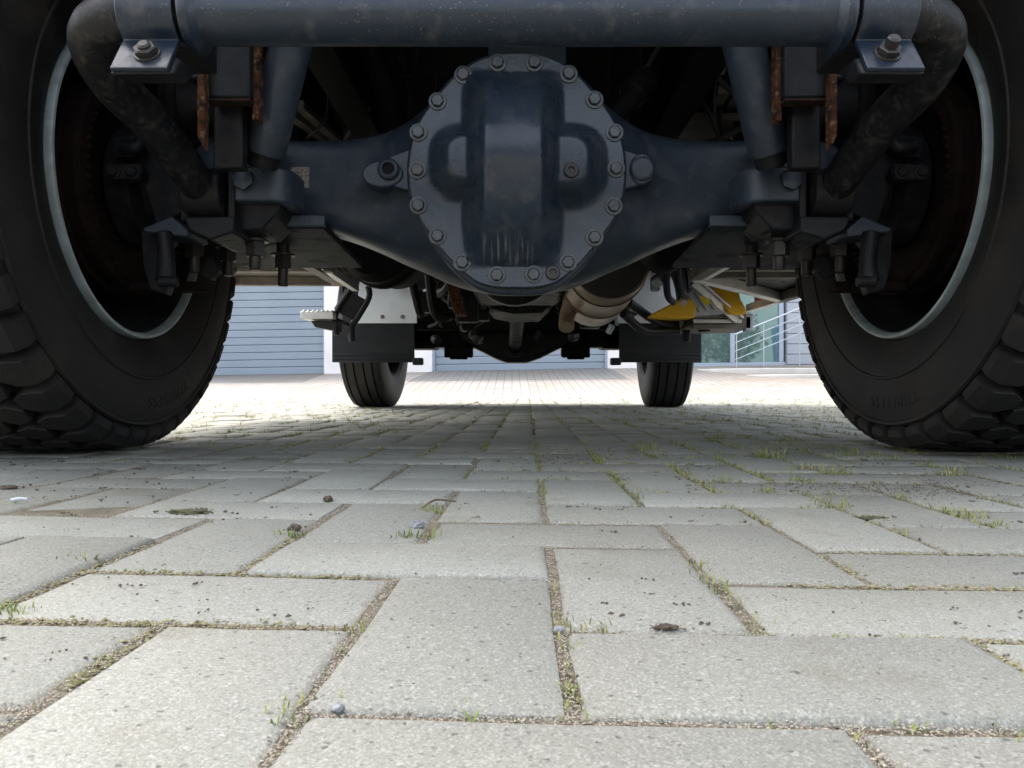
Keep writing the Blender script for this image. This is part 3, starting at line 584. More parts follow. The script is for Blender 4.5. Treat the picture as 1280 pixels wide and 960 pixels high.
# bosses beside the cover
for px, py, hole in ((486, 212, True), (803, 211, False)):
    mb = MB(); s = -1 if px < 646 else 1; yb = 1.405
    poly = []
    for k in range(20):
        a = 2 * PI * k / 20; poly.append(P(px + s * (8 + 26 * math.cos(a) if hole else 16 * math.cos(a)) * 1.0, py + (17 if hole else 20) * math.sin(a) + (5 if hole else 0), yb))
    mb.prism(poly, (0, .07, 0)); mb.prism([P(px - s * 30, py - 28, yb + .004), P(px + s * 2, py - 16, yb + .004), P(px + s * 2, py + 19, yb + .004), P(px - s * 34, py + 29, yb + .004)], (0, .07, 0))
    if hole: mb.lathe([(.0105, .03), (.0105, -.012), (.017, -.012), (.020, -.006), (.020, .04)], P(px, py, yb), (0, 1, 0), 28)
    else: mb.lathe([(0, -.008), (.020, -.008), (.022, -.005), (.022, .05)], P(px, py, yb), (0, 1, 0), 32)
    mb.build('lug', PAINT, axle, bevel=.004, ang=40)
    if hole: m2 = MB(); m2.lathe([(0, -.003), (.0106, -.003)], P(px, py, yb), (0, 1, 0), 20); m2.build('bore', BLACK, axle)
mb = MB(); p = P(376, 222, AY - .0765); mb.box((p.x - .02, p.y - .001, p.z - .021), (p.x + .02, p.y + .004, p.z + .021)); mb.build('nameplate', PLATEB, axle, bevel=.0008)
mb = MB(); a, b = P(610, 55, 1.40), P(708, 92, 1.40); mb.box((a.x, 1.40, b.z), (b.x, 1.46, a.z + .012)); mb.build('top_bracket', PLATE, axle, bevel=.002)
# pinion housing and companion flange ahead of the axle, seen beneath it
mb = MB(); mb.lathe([(.02, 0), (.15, .0), (.165, .02), (.165, .05), (.13, .07), (.10, .16), (.085, .24), (0, .24)], (X0, AY + .14, AZ - .01), (0, 1, -.06), 36); mb.build('pinion_housing', DARK, axle)

# --- per-side rear suspension
nutm = {}
def stud(name, p, parent, L=.05, r=.017, m=None):
    mb = MB(); mb.lathe([(0, 0), (r * 1.45, 0), (r * 1.45, .004), (r, .0045)], p, (0, 0, -1), 24); mb.lathe([(r * 1.08, .004), (r * 1.08, .030), (r * .95, .032), (0, .032)], p, (0, 0, -1), 6)
    mb.lathe([(r * .62, .031), (r * .62, L), (r * .5, L + .003), (0, L + .003)], p, (0, 0, -1), 16); return mb.build(name, m or NUT, parent)
XM = 646.5
def MP(s, x, y, Y):       # left-side pixel, mirrored for the right-hand side
    return P(x if s < 0 else 2 * XM - x, y, Y)
for s in (-1, 1):
    # springs and hangers
    sp = empty('leaf_spring', MP(s, 285, 210, AY), truck)
    for k in range(3):
        mb = MB(); pts = []; xc = MP(s, 284, 170, 1.30).x
        for t in range(9):
            u = t / 8; y = 1.22 + u * 1.25; zc = .60 + .115 * (abs(u - .28) / .72) ** 1.6 * (1.6 if u < .28 else 1) - k * .026 - .0; pts.append((y, zc))
        if k: pts = pts[k:len(pts) - k]
        wd = .030; n = len(pts)
        for y, z in pts: mb.v += [Vector((xc - wd, y, z - .011)), Vector((xc + wd, y, z - .011)), Vector((xc + wd, y, z + .011)), Vector((xc - wd, y, z + .011))]
        mb.f = [(i * 4 + j, i * 4 + (j + 1) % 4, i * 4 + 4 + (j + 1) % 4, i * 4 + 4 + j) for i in range(n - 1) for j in range(4)] + [(0, 1, 2, 3), ((n - 1) * 4, (n - 1) * 4 + 1, (n - 1) * 4 + 2, (n - 1) * 4 + 3)]; mb.m = [0] * len(mb.f)
        mb.build('spring_leaf', DARK, sp, bevel=.003)
    hg = empty('spring_hanger', MP(s, 285, 120, 1.22), truck)
    mb = MB(); a, b = MP(s, 258, 20, 1.20), MP(s, 312, 122, 1.20); mb.box((min(a.x, b.x), 1.20, b.z), (max(a.x, b.x), 1.23, .86)); mb.build('hanger_block', DARK, hg, bevel=.004)
    mb = MB(); a, b = MP(s, 266, 128, 1.235), MP(s, 303, 210, 1.235); mb.box((min(a.x, b.x), 1.235, b.z), (max(a.x, b.x), 1.262, a.z)); mb.build('bump_stop', DARK, hg, bevel=.004)
    mb = MB(); a, b = MP(s, 246, 70, 1.18), MP(s, 255, 186, 1.18); mb.hexa([(a.x, 1.18, a.z + .12), (b.x, 1.18, a.z + .12), (b.x, 1.20, a.z + .12), (a.x, 1.20, a.z + .12), (a.x, 1.18, b.z + .02), (b.x, 1.18, b.z), (b.x, 1.20, b.z), (a.x, 1.20, b.z + .02)]); mb.build('hanger_cheek', RUST, hg, bevel=.002)
    mb = MB(); a, b = MP(s, 315, 60, 1.22), MP(s, 323, 150, 1.22); mb.box((min(a.x, b.x), 1.22, b.z), (max(a.x, b.x), 1.245, a.z + .12)); mb.build('hanger_cheek', RUST, hg, bevel=.002)
    mb = MB(); a, b = MP(s, 259, 122.5, 1.198), MP(s, 312, 125.5, 1.198); mb.box((min(a.x, b.x), 1.198, b.z), (max(a.x, b.x), 1.225, a.z)); mb.build('weld_strip', WELD, hg)
    # shock absorber
    sh = empty('shock_absorber', MP(s, 332, 205, 1.40), truck); a, b = MP(s, 331, 194, 1.31), MP(s, 367, 40, 1.24); d = (b - a)
    mb = MB(); mb.lathe([(0, 0), (.024, 0), (.031, .004), (.034, .012), (.034, .55), (0, .55)], a, d, 40); mb.build('shock_tube', SHOCKP, sh)
    mb = MB(); mb.lathe([(0, 0), (.026, 0), (.026, .03)], a - d.normalized() * .018, d, 24); mb.build('lower_eye', DARK, sh)
    # clevis block with its bolt, curved at the inboard end
    bk = MB(); Yb = 1.345; p0, p1 = MP(s, 284, 207, Yb), MP(s, 362, 251, Yb); xi, xo = p1.x, p0.x; dn = abs(xi - xo); prof = []
    for k in range(9):
        t = k / 8 * PI / 2; prof.append((xi - (-s) * 0 + s * .042 * (1 - math.sin(t)) , Yb + .042 * (1 - math.cos(t))))
    poly = [(xo, Yb)] + [(x, y) for x, y in prof[::-1]][::-1]
    pl = [(xo, Yb), (xi + s * .045, Yb)] + [(xi + s * .045 * (1 - math.sin(t)), Yb + .045 * (1 - math.cos(t))) for t in [k * PI / 16 for k in range(1, 9)]] + [(xi, Yb + .10), (xo, Yb + .10)]
    bk.prism([Vector((x, y, p1.z)) for x, y in pl], (0, 0, p0.z - p1.z)); br = bk.build('shock_bracket', PAINT, truck, bevel=.004, ang=50)
    o = inst('bolt', hexbolt(.0185, .014, .020).mesh('bolt', PAINT), br, MP(s, 306, 226, Yb) - Vector((0, .0005, 0)), (0, .4, 0))
    # gusset below the clevis and outer seat
    mb = MB(); mb.prism([MP(s, 291, 251, 1.37), MP(s, 352, 251, 1.37), MP(s, 348, 264, 1.37), MP(s, 328, 287, 1.37), MP(s, 293, 289, 1.37)], (0, .12, 0)); mb.build('bracket_gusset', DARK, br, bevel=.004)
    mb = MB(); mb.box((min(sx(s, .44), sx(s, .62)), 1.40, .452), (max(sx(s, .44), sx(s, .62)), 1.74, .475)); mb.build('spring_seat', DARK, truck, bevel=.004)
    # big flat plate below the axle
    zpl = .437; mb = MB(); q = [MP(s, 335, 286, 1.46), MP(s, 405, 284, 1.46), MP(s, 452, 334, 1.94), MP(s, 268, 334, 1.94)]; q = [Vector((v.x, v.y, zpl)) for v in q]
    mb.prism(q, (0, 0, .012)); pt = mb.build('spring_plate', PLATE, truck, bevel=.0015)
    a, b = MP(s, 335, 280, 1.448), MP(s, 406, 287, 1.448); mb = MB(); mb.box((min(a.x, b.x), 1.446, zpl + .003), (max(a.x, b.x), 1.459, zpl + .024)); mb.build('plate_flange', PAINT, pt, bevel=.002)
    for x, yb, Y, L in ((354, 358, 1.62, .066), (319, 338, 1.44, .055), (285, 345, 1.60, .06), (243, 341, 1.50, .06)):
        e = MP(s, x, yb, Y); stud('stud', e + Vector((0, 0, L + .003)), pt, L, .0175)
        mb = MB(); mb.cyl(e + Vector((0, 0, L)), e + Vector((0, 0, L + .09)), .014); mb.build('stud_shank', NUT, pt)
    # anti-roll bar end bearing and arm bracket
    eb = MB(); a = MP(s, 236, 243, 1.36); b = MP(s, 284, 243, 1.36); eb.cyl(a, b, .045, n=32); en = eb.build('bar_bearing', DARK, truck, bevel=.003)
    for x in (229, 288):
        mb = MB(); mb.prism([MP(s, x - 4, 212, 1.34), MP(s, x + 5, 212, 1.34), MP(s, x + 5, 275, 1.34), MP(s, x - 4, 275, 1.34)], (0, .10, 0)); mb.build('bearing_cheek', DARK, en, bevel=.003)
    mb = MB(); mb.prism([MP(s, 228, 270, 1.33), MP(s, 292, 270, 1.33), MP(s, 292, 290, 1.33), MP(s, 262, 300, 1.33), MP(s, 236, 288, 1.33)], (0, .13, 0)); mb.build('bearing_base', DARK, en, bevel=.004)
    # brake carrier, camshaft housing and lever inside the wheel
    bc = empty('brake_carrier', (sx(s, .70), AY, AZ), truck)
    mb = MB(); mb.lathe([(.0, .0), (.125, 0), (.13, .01), (.13, .05), (.10, .06), (.095, .14), (0, .14)], (sx(s, .79), AY, AZ), (-s, 0, 0), 40); mb.build('hub_carrier', DARK, bc)
    mb = MB(); mb.prism([MP(s, 163, 168, 1.43), MP(s, 205, 150, 1.43), MP(s, 236, 190, 1.43), MP(s, 234, 262, 1.43), MP(s, 196, 285, 1.43), MP(s, 180, 235, 1.43), MP(s, 166, 225, 1.43)], (0, .05, 0)); mb.build('carrier_plate', DARK, bc, bevel=.004)
    mb = MB(); mb.prism([MP(s, 134, 204, 1.40), MP(s, 174, 204, 1.40), MP(s, 178, 214, 1.40), MP(s, 174, 225, 1.40), MP(s, 134, 225, 1.40)], (0, .025, 0)); mb.build('link_plate', DARK, bc, bevel=.004)
    for x in (141, 166): inst('bolt', hexbolt(.010, .008, .015).mesh('bolt', DARK), bc, MP(s, x, 215, 1.40) - Vector((0, .0005, 0)))
    mb = MB(); mb.prism([MP(s, 141, 172, 1.41), MP(s, 168, 168, 1.41), MP(s, 172, 182, 1.41), MP(s, 168, 196, 1.41), MP(s, 143, 196, 1.41)], (0, .04, 0)); mb.tube([MP(s, 150, 182, 1.40), MP(s, 172, 184, 1.40), MP(s, 180, 165, 1.42)], .012); mb.build('brake_chamber_link', DARK, bc, bevel=.003)
    mb = MB(); mb.prism([MP(s, 178, 285, 1.40), MP(s, 214, 270, 1.40), MP(s, 236, 288, 1.40), MP(s, 234, 296, 1.40), MP(s, 180, 290, 1.40)], (0, .09, 0)); mb.build('lever_arm', PAINT, bc, bevel=.003)
    mb = MB(); mb.prism([MP(s, 176, 288, 1.43), MP(s, 196, 288, 1.43), MP(s, 214, 346, 1.43), MP(s, 206, 368, 1.43), MP(s, 186, 362, 1.43), MP(s, 178, 330, 1.43)], (0, .03, 0)); mb.tube([MP(s, 205, 290, 1.40), MP(s, 208, 325, 1.40), MP(s, 207, 352, 1.40)], [.016, .015, .019]); mb.cyl(MP(s, 199, 352, 1.38), MP(s, 222, 352, 1.38), .010); mb.build('slack_adjuster', DARK, bc, bevel=.003, ang=45)
    mb = MB(); mb.prism([MP(s, 246, 318, 1.52), MP(s, 268, 318, 1.52), MP(s, 272, 338, 1.52), MP(s, 262, 349, 1.52), MP(s, 248, 345, 1.52)], (0, .03, 0)); mb.build('clevis', DARK, bc, bevel=.004)
    mb = MB(); mb.lathe([(0, 0), (.055, 0), (.075, .012), (.078, .03), (.084, .032), (.084, .046), (.078, .05), (.070, .13), (.03, .145), (0, .145)], (sx(s, .75), 1.63, .735), (-s, 0, 0), 36); mb.tube([(sx(s, .62), 1.60, .70), (sx(s, .60), 1.56, .66), (sx(s, .56), 1.55, .63)], .010, n=8); mb.build('brake_cylinder', DARK, bc, ang=40)
    mb = MB(); mb.box((min(sx(s, .82), sx(s, .64)), 1.52, .325), (max(sx(s, .82), sx(s, .64)), 1.56, .345)); mb.build('tie_strip', DRUM, bc, bevel=.003)

# --- anti-roll bar with its clamps
BY = .95; bz_ = P(0, 21, BY).z
ar = MB(); ar.cyl((sx(-1, .405), BY, bz_), (sx(1, .405), BY, bz_), .0345, n=48); arb = ar.build('anti_roll_bar', BARP, truck)
for s in (-1, 1):
    mb = MB(); mb.tube([MP(s, 250, 20, BY), MP(s, 190, 20, BY), MP(s, 150, 21, .955), MP(s, 122, 34, .975), MP(s, 118, 62, 1.01), MP(s, 143, 106, 1.08), MP(s, 186, 150, 1.17), MP(s, 222, 196, 1.26), MP(s, 254, 240, 1.35), MP(s, 260, 250, 1.37)], [.031, .031, .0305, .030, .030, .0305, .031, .031, .031, .031], n=24, sub=8)
    mb.build('bar_arm', ARMP, arb, ang=60)
    mb = MB(); mb.lathe([(.031, 0), (.043, .0), (.045, .003), (.045, .012), (.036, .018), (.0345, .02)], MP(s, 238, 21, BY), (-s, 0, 0), 40); mb.build('collar', BARP, arb)
    cp = empty('bar_clamp', MP(s, 200, 21, BY), truck)
    xa, xb = MP(s, 164, 0, BY).x, MP(s, 232, 0, BY).x; th = .006; Rc = .0395
    # strap round the bar, running out into a flat tab below it on the camera side
    prof = []
    for k in range(15):
        a = R(90) + R(150) * k / 14; prof.append((BY + Rc * math.cos(a), bz_ + Rc * math.sin(a)))
    y1, z1 = prof[-1]; tabs = [(y1 + .004, z1 - .010), (y1 - .010, z1 - .022), (y1 - .034, z1 - .030)]
    line = prof + [(y1 + .003, z1 - .004), (y1 + .0005, z1 - .008), (y1 - .015, z1 - .031), (y1 - .029, z1 - .053)]
    n = len(line); mb = MB()
    for i, (y, z) in enumerate(line):
        y2, z2 = line[min(i + 1, n - 1)]; y3, z3 = line[max(i - 1, 0)]; d = Vector((0, y2 - y3, z2 - z3)).normalized(); nn = Vector((0, -d.z, d.y)) * th / 2
        flare = 0 if i < n - 2 else .002
        for xx in (xa, xb):
            mb.v += [Vector((xx, y, z)) + nn, Vector((xx, y, z)) - nn]
    mb.f = [(i * 4, i * 4 + 2, i * 4 + 6, i * 4 + 4) for i in range(n - 1)] + [(i * 4 + 1, i * 4 + 5, i * 4 + 7, i * 4 + 3) for i in range(n - 1)] + [(i * 4, i * 4 + 4, i * 4 + 5, i * 4 + 1) for i in range(n - 1)] + [(i * 4 + 2, i * 4 + 3, i * 4 + 7, i * 4 + 6) for i in range(n - 1)] + [(0, 1, 3, 2), ((n - 1) * 4, (n - 1) * 4 + 2, (n - 1) * 4 + 3, (n - 1) * 4 + 1)]; mb.m = [0] * len(mb.f)
    mb.build('clamp_strap', BARP, cp, bevel=.0012, ang=50)
    ye, ze = line[-1]; yt, zt = line[-3]; dv = Vector((0, ye - yt, ze - zt)).normalized(); nrm = Vector((0, -1, 0)) - dv * Vector((0, -1, 0)).dot(dv); nrm.normalize()
    mid = Vector(((xa + xb) / 2 - .004 * s, (yt + ye) / 2, (zt + ze) / 2)) + nrm * .003
    o = inst('clamp_bolt', hexbolt(.0135, .011, .0165, .012 if s > 0 else .004, .008).mesh('clamp_bolt', NUT), cp, mid); o.rotation_euler = nrm.to_track_quat('-Y', 'Z').to_euler()
    mb = MB(); b0 = Vector((0, ye, ze)) - nrm * .016 - dv * .030; b1 = Vector((0, ye, ze)) - nrm * .016 + dv * .003
    mb.hexa([Vector((xa - .003, 0, 0)) + b0 + nrm * .013, Vector((xb + .006, 0, 0)) + b0 + nrm * .013, Vector((xb + .006, 0, 0)) + b1 + nrm * .013, Vector((xa - .003, 0, 0)) + b1 + nrm * .013, Vector((xa - .003, .04, .01)) + b0, Vector((xb + .006, .04, .01)) + b0, Vector((xb + .006, .03, .012)) + b1, Vector((xa - .003, .03, .012)) + b1]) if s < 0 else mb.hexa([Vector((xb - .006, 0, 0)) + b0 + nrm * .013, Vector((xa + .003, 0, 0)) + b0 + nrm * .013, Vector((xa + .003, 0, 0)) + b1 + nrm * .013, Vector((xb - .006, 0, 0)) + b1 + nrm * .013, Vector((xb - .006, .04, .01)) + b0, Vector((xa + .003, .04, .01)) + b0, Vector((xa + .003, .03, .012)) + b1, Vector((xb - .006, .03, .012)) + b1])
    mb.build('clamp_base', DARK, cp, bevel=.004)
    mb = MB(); mb.box((min(xa, xb) + .01, BY + .05, bz_ - .02), (max(xa, xb) - .01, BY + .13, .95)); mb.build('clamp_post', DARK, cp, bevel=.004)

# --- chassis, body, underbody clutter
for s in (-1, 1):
    mb = MB(); xi, xo = sorted((sx(s, .36), sx(s, .43))); web = sorted((sx(s, .422), sx(s, .43)))
    mb.box((web[0], .93, .80), (web[1], 6.0, 1.05)); mb.box((xi, .93, .792), (xo, 6.0, .80)); mb.box((xi, .93, 1.05), (xo, 6.0, 1.058)); mb.build('frame_rail', BLACK, truck)
for y, z in ((1.05, .93), (2.05, .90), (2.9, .88), (3.7, .9), (4.6, .9)):
    mb = MB(); mb.box((sx(-1, .421), y, z - .07), (sx(1, .421), y + .06, z + .07)); mb.build('cross_member', BLACK, truck, bevel=.005)
bd = MB(); bd.box((sx(-1, 1.22), 1.06, 1.10), (sx(1, 1.22), 4.25, 1.14)); bd.build('body_floor', BLACK, truck)
bd = MB(); bd.box((sx(-1, 1.24), 1.03, 1.143), (sx(1, 1.24), 4.20, 3.0)); bd.build('body', RED, truck, bevel=.04)
bd = MB(); bd.prism([(sx(-1, 1.2), 4.28, .95), (sx(-1, 1.2), 6.1, .95), (sx(-1, 1.2), 6.15, 1.8), (sx(-1, 1.2), 5.85, 2.85), (sx(-1, 1.2), 4.28, 2.9)], (2.4, 0, 0)); bd.build('cab', RED, truck, bevel=.05)
bd = MB(); bd.box((sx(-1, 1.19), 4.29, .90), (sx(1, 1.19), 6.05, .947)); bd.build('cab_floor', BLACK, truck)
for s in (-1, 1):      # wheel arch of the rear wheel
    mb = MB(); pts = []; xa, xb = sorted((sx(s, .70), sx(s, 1.22)))
    for k in range(17):
        a = R(-5) + R(190) * k / 16; pts.append((AY - .64 * math.cos(a), AZ + .03 + .60 * math.sin(a)))
    for y, z in pts: mb.v += [Vector((xa, y, z)), Vector((xb, y, z)), Vector((xb, AY + (y - AY) * 1.02, z + .01)), Vector((xa, AY + (y - AY) * 1.02, z + .01))]
    mb.f = [(i * 4 + j, i * 4 + (j + 1) % 4, i * 4 + 4 + (j + 1) % 4, i * 4 + 4 + j) for i in range(16) for j in range(4)] + [(0, 1, 2, 3), (64, 65, 66, 67)]; mb.m = [0] * len(mb.f)
    mb.build('wheel_arch', BLACK, truck)
q = random.Random(5)
def hose(name, pts, r, m=BLACK): mb = MB(); mb.tube(pts, r, n=10); return mb.build(name, m, truck)
hose('air_pipe', [P(452, 40, 1.9), P(478, 110, 1.85), P(500, 185, 1.75)], .028, DARK)
hose('air_pipe', [P(495, 30, 1.8), P(505, 80, 1.8), P(514, 125, 1.75), P(512, 140, 1.7)], .005, DARK)
hose('air_pipe', [P(524, 40, 1.9), P(518, 90, 1.9), P(511, 130, 1.85)], .004, DARK)
hose('air_pipe', [P(400, 40, 2.1), P(415, 80, 2.05), P(420, 92, 2.0)], .02, DARK)
hose('air_pipe', [P(775, 30, 1.9), P(762, 75, 1.85), P(758, 120, 1.8)], .008, DARK)
hose('air_pipe', [P(900, 35, 1.8), P(880, 75, 1.8), P(872, 95, 1.8)], .007, DARK)
hose('air_pipe', [P(860, 30, 2.2), P(840, 85, 2.1), P(815, 140, 2.0), P(800, 180, 1.9)], .03, BLACK)
for k in range(14):
    x = q.uniform(390, 900); a = P(x, 30, 2.4); b = P(x + q.uniform(-60, 60), 110, 2.6); c2 = P(x + q.uniform(-90, 90), 190, 2.9); hose('hose', [a, b, c2], q.uniform(.008, .022))
for k in range(16):
    x = q.choice((q.uniform(390, 560), q.uniform(740, 920))); Y = q.uniform(1.75, 2.3); hose('air_pipe', [P(x + q.uniform(-40, 40), 30, Y), P(x, 90, Y + .1), P(x + q.uniform(-30, 50), 150, Y + .15), P(x + q.uniform(-60, 60), 190, Y + .3)], q.uniform(.003, .009), PIPE if k % 2 else FLAP)
for k in range(10):
    x = q.choice((q.uniform(400, 520), q.uniform(770, 900))); p = P(x, q.uniform(60, 150), q.uniform(1.9, 2.4)); mb = MB(); mb.cyl(p, p + Vector((q.uniform(-.05, .05), -.02, q.uniform(-.06, .06))), q.uniform(.008, .02), n=10); mb.build('fitting', NUT, truck)
mb = MB(); mb.lathe([(0, 0), (.03, 0), (.032, .004), (.032, .055), (.024, .06), (.02, .10), (.02, .16)], P(806, 98, 1.62), P(775, 140, 1.58) - P(806, 98, 1.62), 28); mb.build('breather', DARK, truck)
for x0, x1, yy in ((375, 418, 0), (868, 925, 1)):
    mb = MB(); mb.bar(P(905 if yy else 372, 112 if yy else 130, 2.0), P(872 if yy else 425, 178, 2.9), .03, .02, m=0); mb.bar(P(925 if yy else 360, 112 if yy else 140, 2.0), P(885 if yy else 410, 178, 2.9), .03, .02); mb.build('sub_frame_angle', ALUD, truck)
mb = MB(); mb.box(tuple(P(910, 300, 2.2) + Vector((-.12, 0, .35))), tuple(P(910, 300, 2.2) + Vector((.05, 1.0, .37)))); mb.build('side_panel', ALUD, truck)
hose('propeller_shaft', [(X0, AY + .36, AZ - .03), (X0 + .01, 3.0, .62)], .05, DARK)
tc = MB(); tc.box((X0 - .17, 2.95, .50), (X0 + .20, 3.45, .95)); tc.lathe([(0, 0), (.15, 0), (.16, .02), (.16, .1), (0, .1)], (X0, 2.94, .60), (0, -1, 0), 30); tc.build('transfer_case', DARK, truck, bevel=.03)
sm = MB(); a, b = P(601, 370, 3.7), P(702, 396, 3.7)
sm.prism([(a.x, 3.55, a.z + .25), (a.x, 3.55, a.z - .02), (a.x + .06, 3.55, b.z + .02), (a.x + .16, 3.55, b.z), (b.x - .10, 3.55, b.z + .005), (b.x, 3.55, a.z), (b.x, 3.55, a.z + .25)], (0, .5, 0))
for k in range(9): sm.cyl((a.x + .02 + k * .044, 3.53, b.z + .035 + .018 * math.cos(k)), (a.x + .02 + k * .044, 3.58, b.z + .035), .013, n=8)
for k in range(5): sm.box((a.x + .03 + k * .08, 3.50, b.z + .05), (a.x + .055 + k * .08, 3.55, a.z + .2))
sm.build('gearbox_sump', DARK, truck, bevel=.006)
mb = MB(); mb.tube([P(648, 380, 3.9), P(645, 415, 4.45), P(644, 432, 4.75)], [.045, .042, .045], n=20); mb.lathe([(.05, 0), (.07, 0), (.07, .03), (.05, .05)], P(644, 432, 4.72), (0, 1, 0), 24); mb.build('front_propeller_shaft', DARK, truck)
mb = MB(); mb.prism([P(555, 345, 3.2), P(573, 345, 3.2), P(582, 393, 3.2), P(568, 393, 3.2)], (0, .12, 0)); mb.build('rusty_bracket', RUST, truck, bevel=.004)
for k in range(26):
    x = q.choice((q.uniform(522, 600), q.uniform(522, 600), q.uniform(700, 780))); y = q.uniform(350, 410); Y = q.uniform(3.3, 4.4); p = P(x, y, Y); r = q.uniform(.012, .04)
    mb = MB()
    if k % 3: mb.tube([p + Vector((q.uniform(-.1, .1), 0, .25)), p, p + Vector((q.uniform(-.12, .12), .15, q.uniform(-.05, .1)))], r * .6, n=8); mb.build('hose', BLACK, truck)
    else: mb.box(tuple(p - Vector((r * 1.5, .03, r))), tuple(p + Vector((r * 1.5, .06, r * 3)))); mb.build('valve_block', DARK, truck, bevel=.006)
for k in range(40):
    x = q.choice((q.uniform(522, 605), q.uniform(522, 605), q.uniform(690, 790), q.uniform(600, 700))); y = q.uniform(345, 425); Y = q.uniform(3.9, 4.75); p = P(x, y, Y); mb = MB()
    if k % 4 == 0: mb.cyl(p, p + Vector((q.uniform(-.03, .03), -.02, q.uniform(.02, .06))), q.uniform(.008, .02), n=10); mb.build('fitting', NUT if k % 8 else ZINC, truck)
    elif k % 4 == 1: mb.tube([p, p + Vector((q.uniform(-.1, .1), -.05, .05)), p + Vector((q.uniform(-.2, .2), .1, .2))], q.uniform(.004, .010), n=6); mb.build('air_pipe', FLAP, truck)
    else: mb.lathe([(0, 0), (.02, 0), (.024, .006), (.024, .05), (0, .055)], p, (q.uniform(-1, 1), -1, q.uniform(-.5, .5)), 14); mb.build('fitting', DARK, truck)
mb = MB(); mb.box(tuple(P(520, 300, 4.6)), tuple(P(790, 412, 4.6) + Vector((0, .06, 0)))); mb.v = [v for v in mb.v]; mb.build('engine_underside', BLACK, truck)
# brake chamber ahead of the left spring plate
mb = MB(); mb.lathe([(0, 0), (.10, 0), (.118, .02), (.118, .06), (.125, .065), (.125, .08), (.115, .09), (.10, .19), (0, .2)], P(468, 300, 2.15), (.25, 1, -.1), 36); mb.build('brake_chamber', BLACK, truck)
mb = MB(); mb.lathe([(0, 0), (.07, 0), (.08, .02), (.08, .09), (0, .1)], P(842, 300, 2.2), (-.25, 1, -.1), 30); mb.build('brake_chamber', BLACK, truck)

# --- exhaust silencer
ml = empty('silencer', P(755, 345, 3.0), truck); a, b = P(764, 322, 2.62), P(741, 371, 3.45); d = b - a; L = d.length
mb = MB(); mb.lathe([(.140, .012), (.143, .016), (.143, .14), (.1465, .145), (.1465, .155), (.143, .16), (.143, .46), (.147, .465), (.147, .475), (.143, .48), (.143, L - .05), (.12, L - .01), (0, L)], a, d, 64); mb.build('silencer_shell', TAN, ml)
mb = MB(); mb.lathe([(0, -.002), (.11, -.004), (.132, .002), (.1395, .013)], a, d, 64); mb.build('end_cap', MUFCAP, ml)
mb = MB(); mb.tube([P(714, 376, 3.2), P(709, 395, 3.2), P(708, 409, 3.16)], .033, n=24); mb.build('tail_pipe', TAN, ml)
for t in (.15, .47): mb = MB(); mb.lathe([(.1472, t * 1 - .004), (.150, t - .003), (.150, t + .008), (.1472, t + .009)], a, d, 64); mb.build('strap', MUFCAP, ml)

# --- front axle, wheels, flaps and guards
FYA = 4.95; FX = .045
mb = MB(); mb.box((FX - .72, FYA - .10, .385), (FX + .72, FYA + .10, .60)); fa = mb.build('front_axle', BLACK, truck, bevel=.03)
mb = MB(); pl = [(566, 412), (588, 432), (620, 448), (634, 453), (658, 453), (676, 447), (704, 433), (728, 412)]
mb.prism([P(x, y, FYA - .16) for x, y in pl], (0, .3, 0)); mb.build('differential', DARK, fa, bevel=.03, ang=50)
for px in (573, 720):
    mb = MB(); p = P(px, 440, FYA - .13); mb.box((p.x - .05, p.y, p.z + .02), (p.x + .05, p.y + .22, p.z + .25))
    for k in range(5): mb.cyl((p.x - .07 + k * .035, p.y + .02, p.z - .035 - .012 * (k in (1, 2, 3))), (p.x - .07 + k * .035, p.y + .02, p.z + .04), .022, n=10)
    mb.box((p.x - .085, p.y - .01, p.z - .02), (p.x + .085, p.y + .2, p.z + .03)); mb.build('spring_clamp', BLACK, fa, bevel=.006)
for px in (528, 770): p = P(px, 424, FYA - .1); mb = MB(); mb.box((p.x - .09, p.y, p.z - .06), (p.x + .09, p.y + .25, p.z + .2)); mb.build('axle_end', BLACK, fa, bevel=.02)
def front_wheel(cx, s, steer):
    w_ = empty('front_wheel', (cx, FYA, 0), truck); Rf = .505; c = Vector((cx, FYA, Rf)); ax = Vector((math.cos(steer), math.sin(steer), 0)) * -s
    hw = .128; prof = [(.30, .13), (.32, .15), (.37, .16), (.42, .158), (.465, .148), (.488, .138), (.499, hw)]
    g_ = [.095, .034, -.034, -.095]
    for gx in g_: prof += [(.503, gx + .007), (.490, gx + .006), (.490, gx - .006), (.503, gx - .007)]
    prof += [(.499, -hw), (.488, -.138), (.465, -.148), (.42, -.158), (.37, -.16), (.32, -.15), (.30, -.13)]
    prof = [(r + .002 if .495 < r else r, t) for r, t in prof]
    mb = MB(); prof = [(r, t * .86) for r, t in prof]; mb.lathe(prof, c, ax, 96); mb.build('tyre', RUBBER2, w_, ang=30)
    mb = MB(); mb.lathe([(.305, .128), (.302, .135), (.293, .134), (.285, .12), (.27, .08), (.26, 0), (.24, -.08), (.12, -.09), (0, -.09)], c, ax, 64); mb.v = [c + (p - c) - ax * .018 for p in mb.v]; mb.build('rim', BLACK, w_)
    mb = MB(); mb.lathe([(0, .0), (.19, .0), (.2, .02), (.2, .1), (.16, .11), (.10, .16), (0, .16)], c - ax * .06, ax, 40); mb.build('brake_drum', BLACK, w_)
    for k in range(10): a = 2 * PI * k / 10; n1 = Vector((-ax.y, ax.x, 0)); p = c - ax * .05 + (n1 * math.cos(a) + Vector((0, 0, 1)) * math.sin(a)) * .23; mb = MB(); mb.cyl(p, p + ax * .08, .016, n=8); mb.build('wheel_nut', ZINC, w_)
front_wheel(P(470, 500, FYA).x, -1, R(-3.5)); front_wheel(P(829, 500, FYA).x, 1, R(-3.5))
MY = 4.36
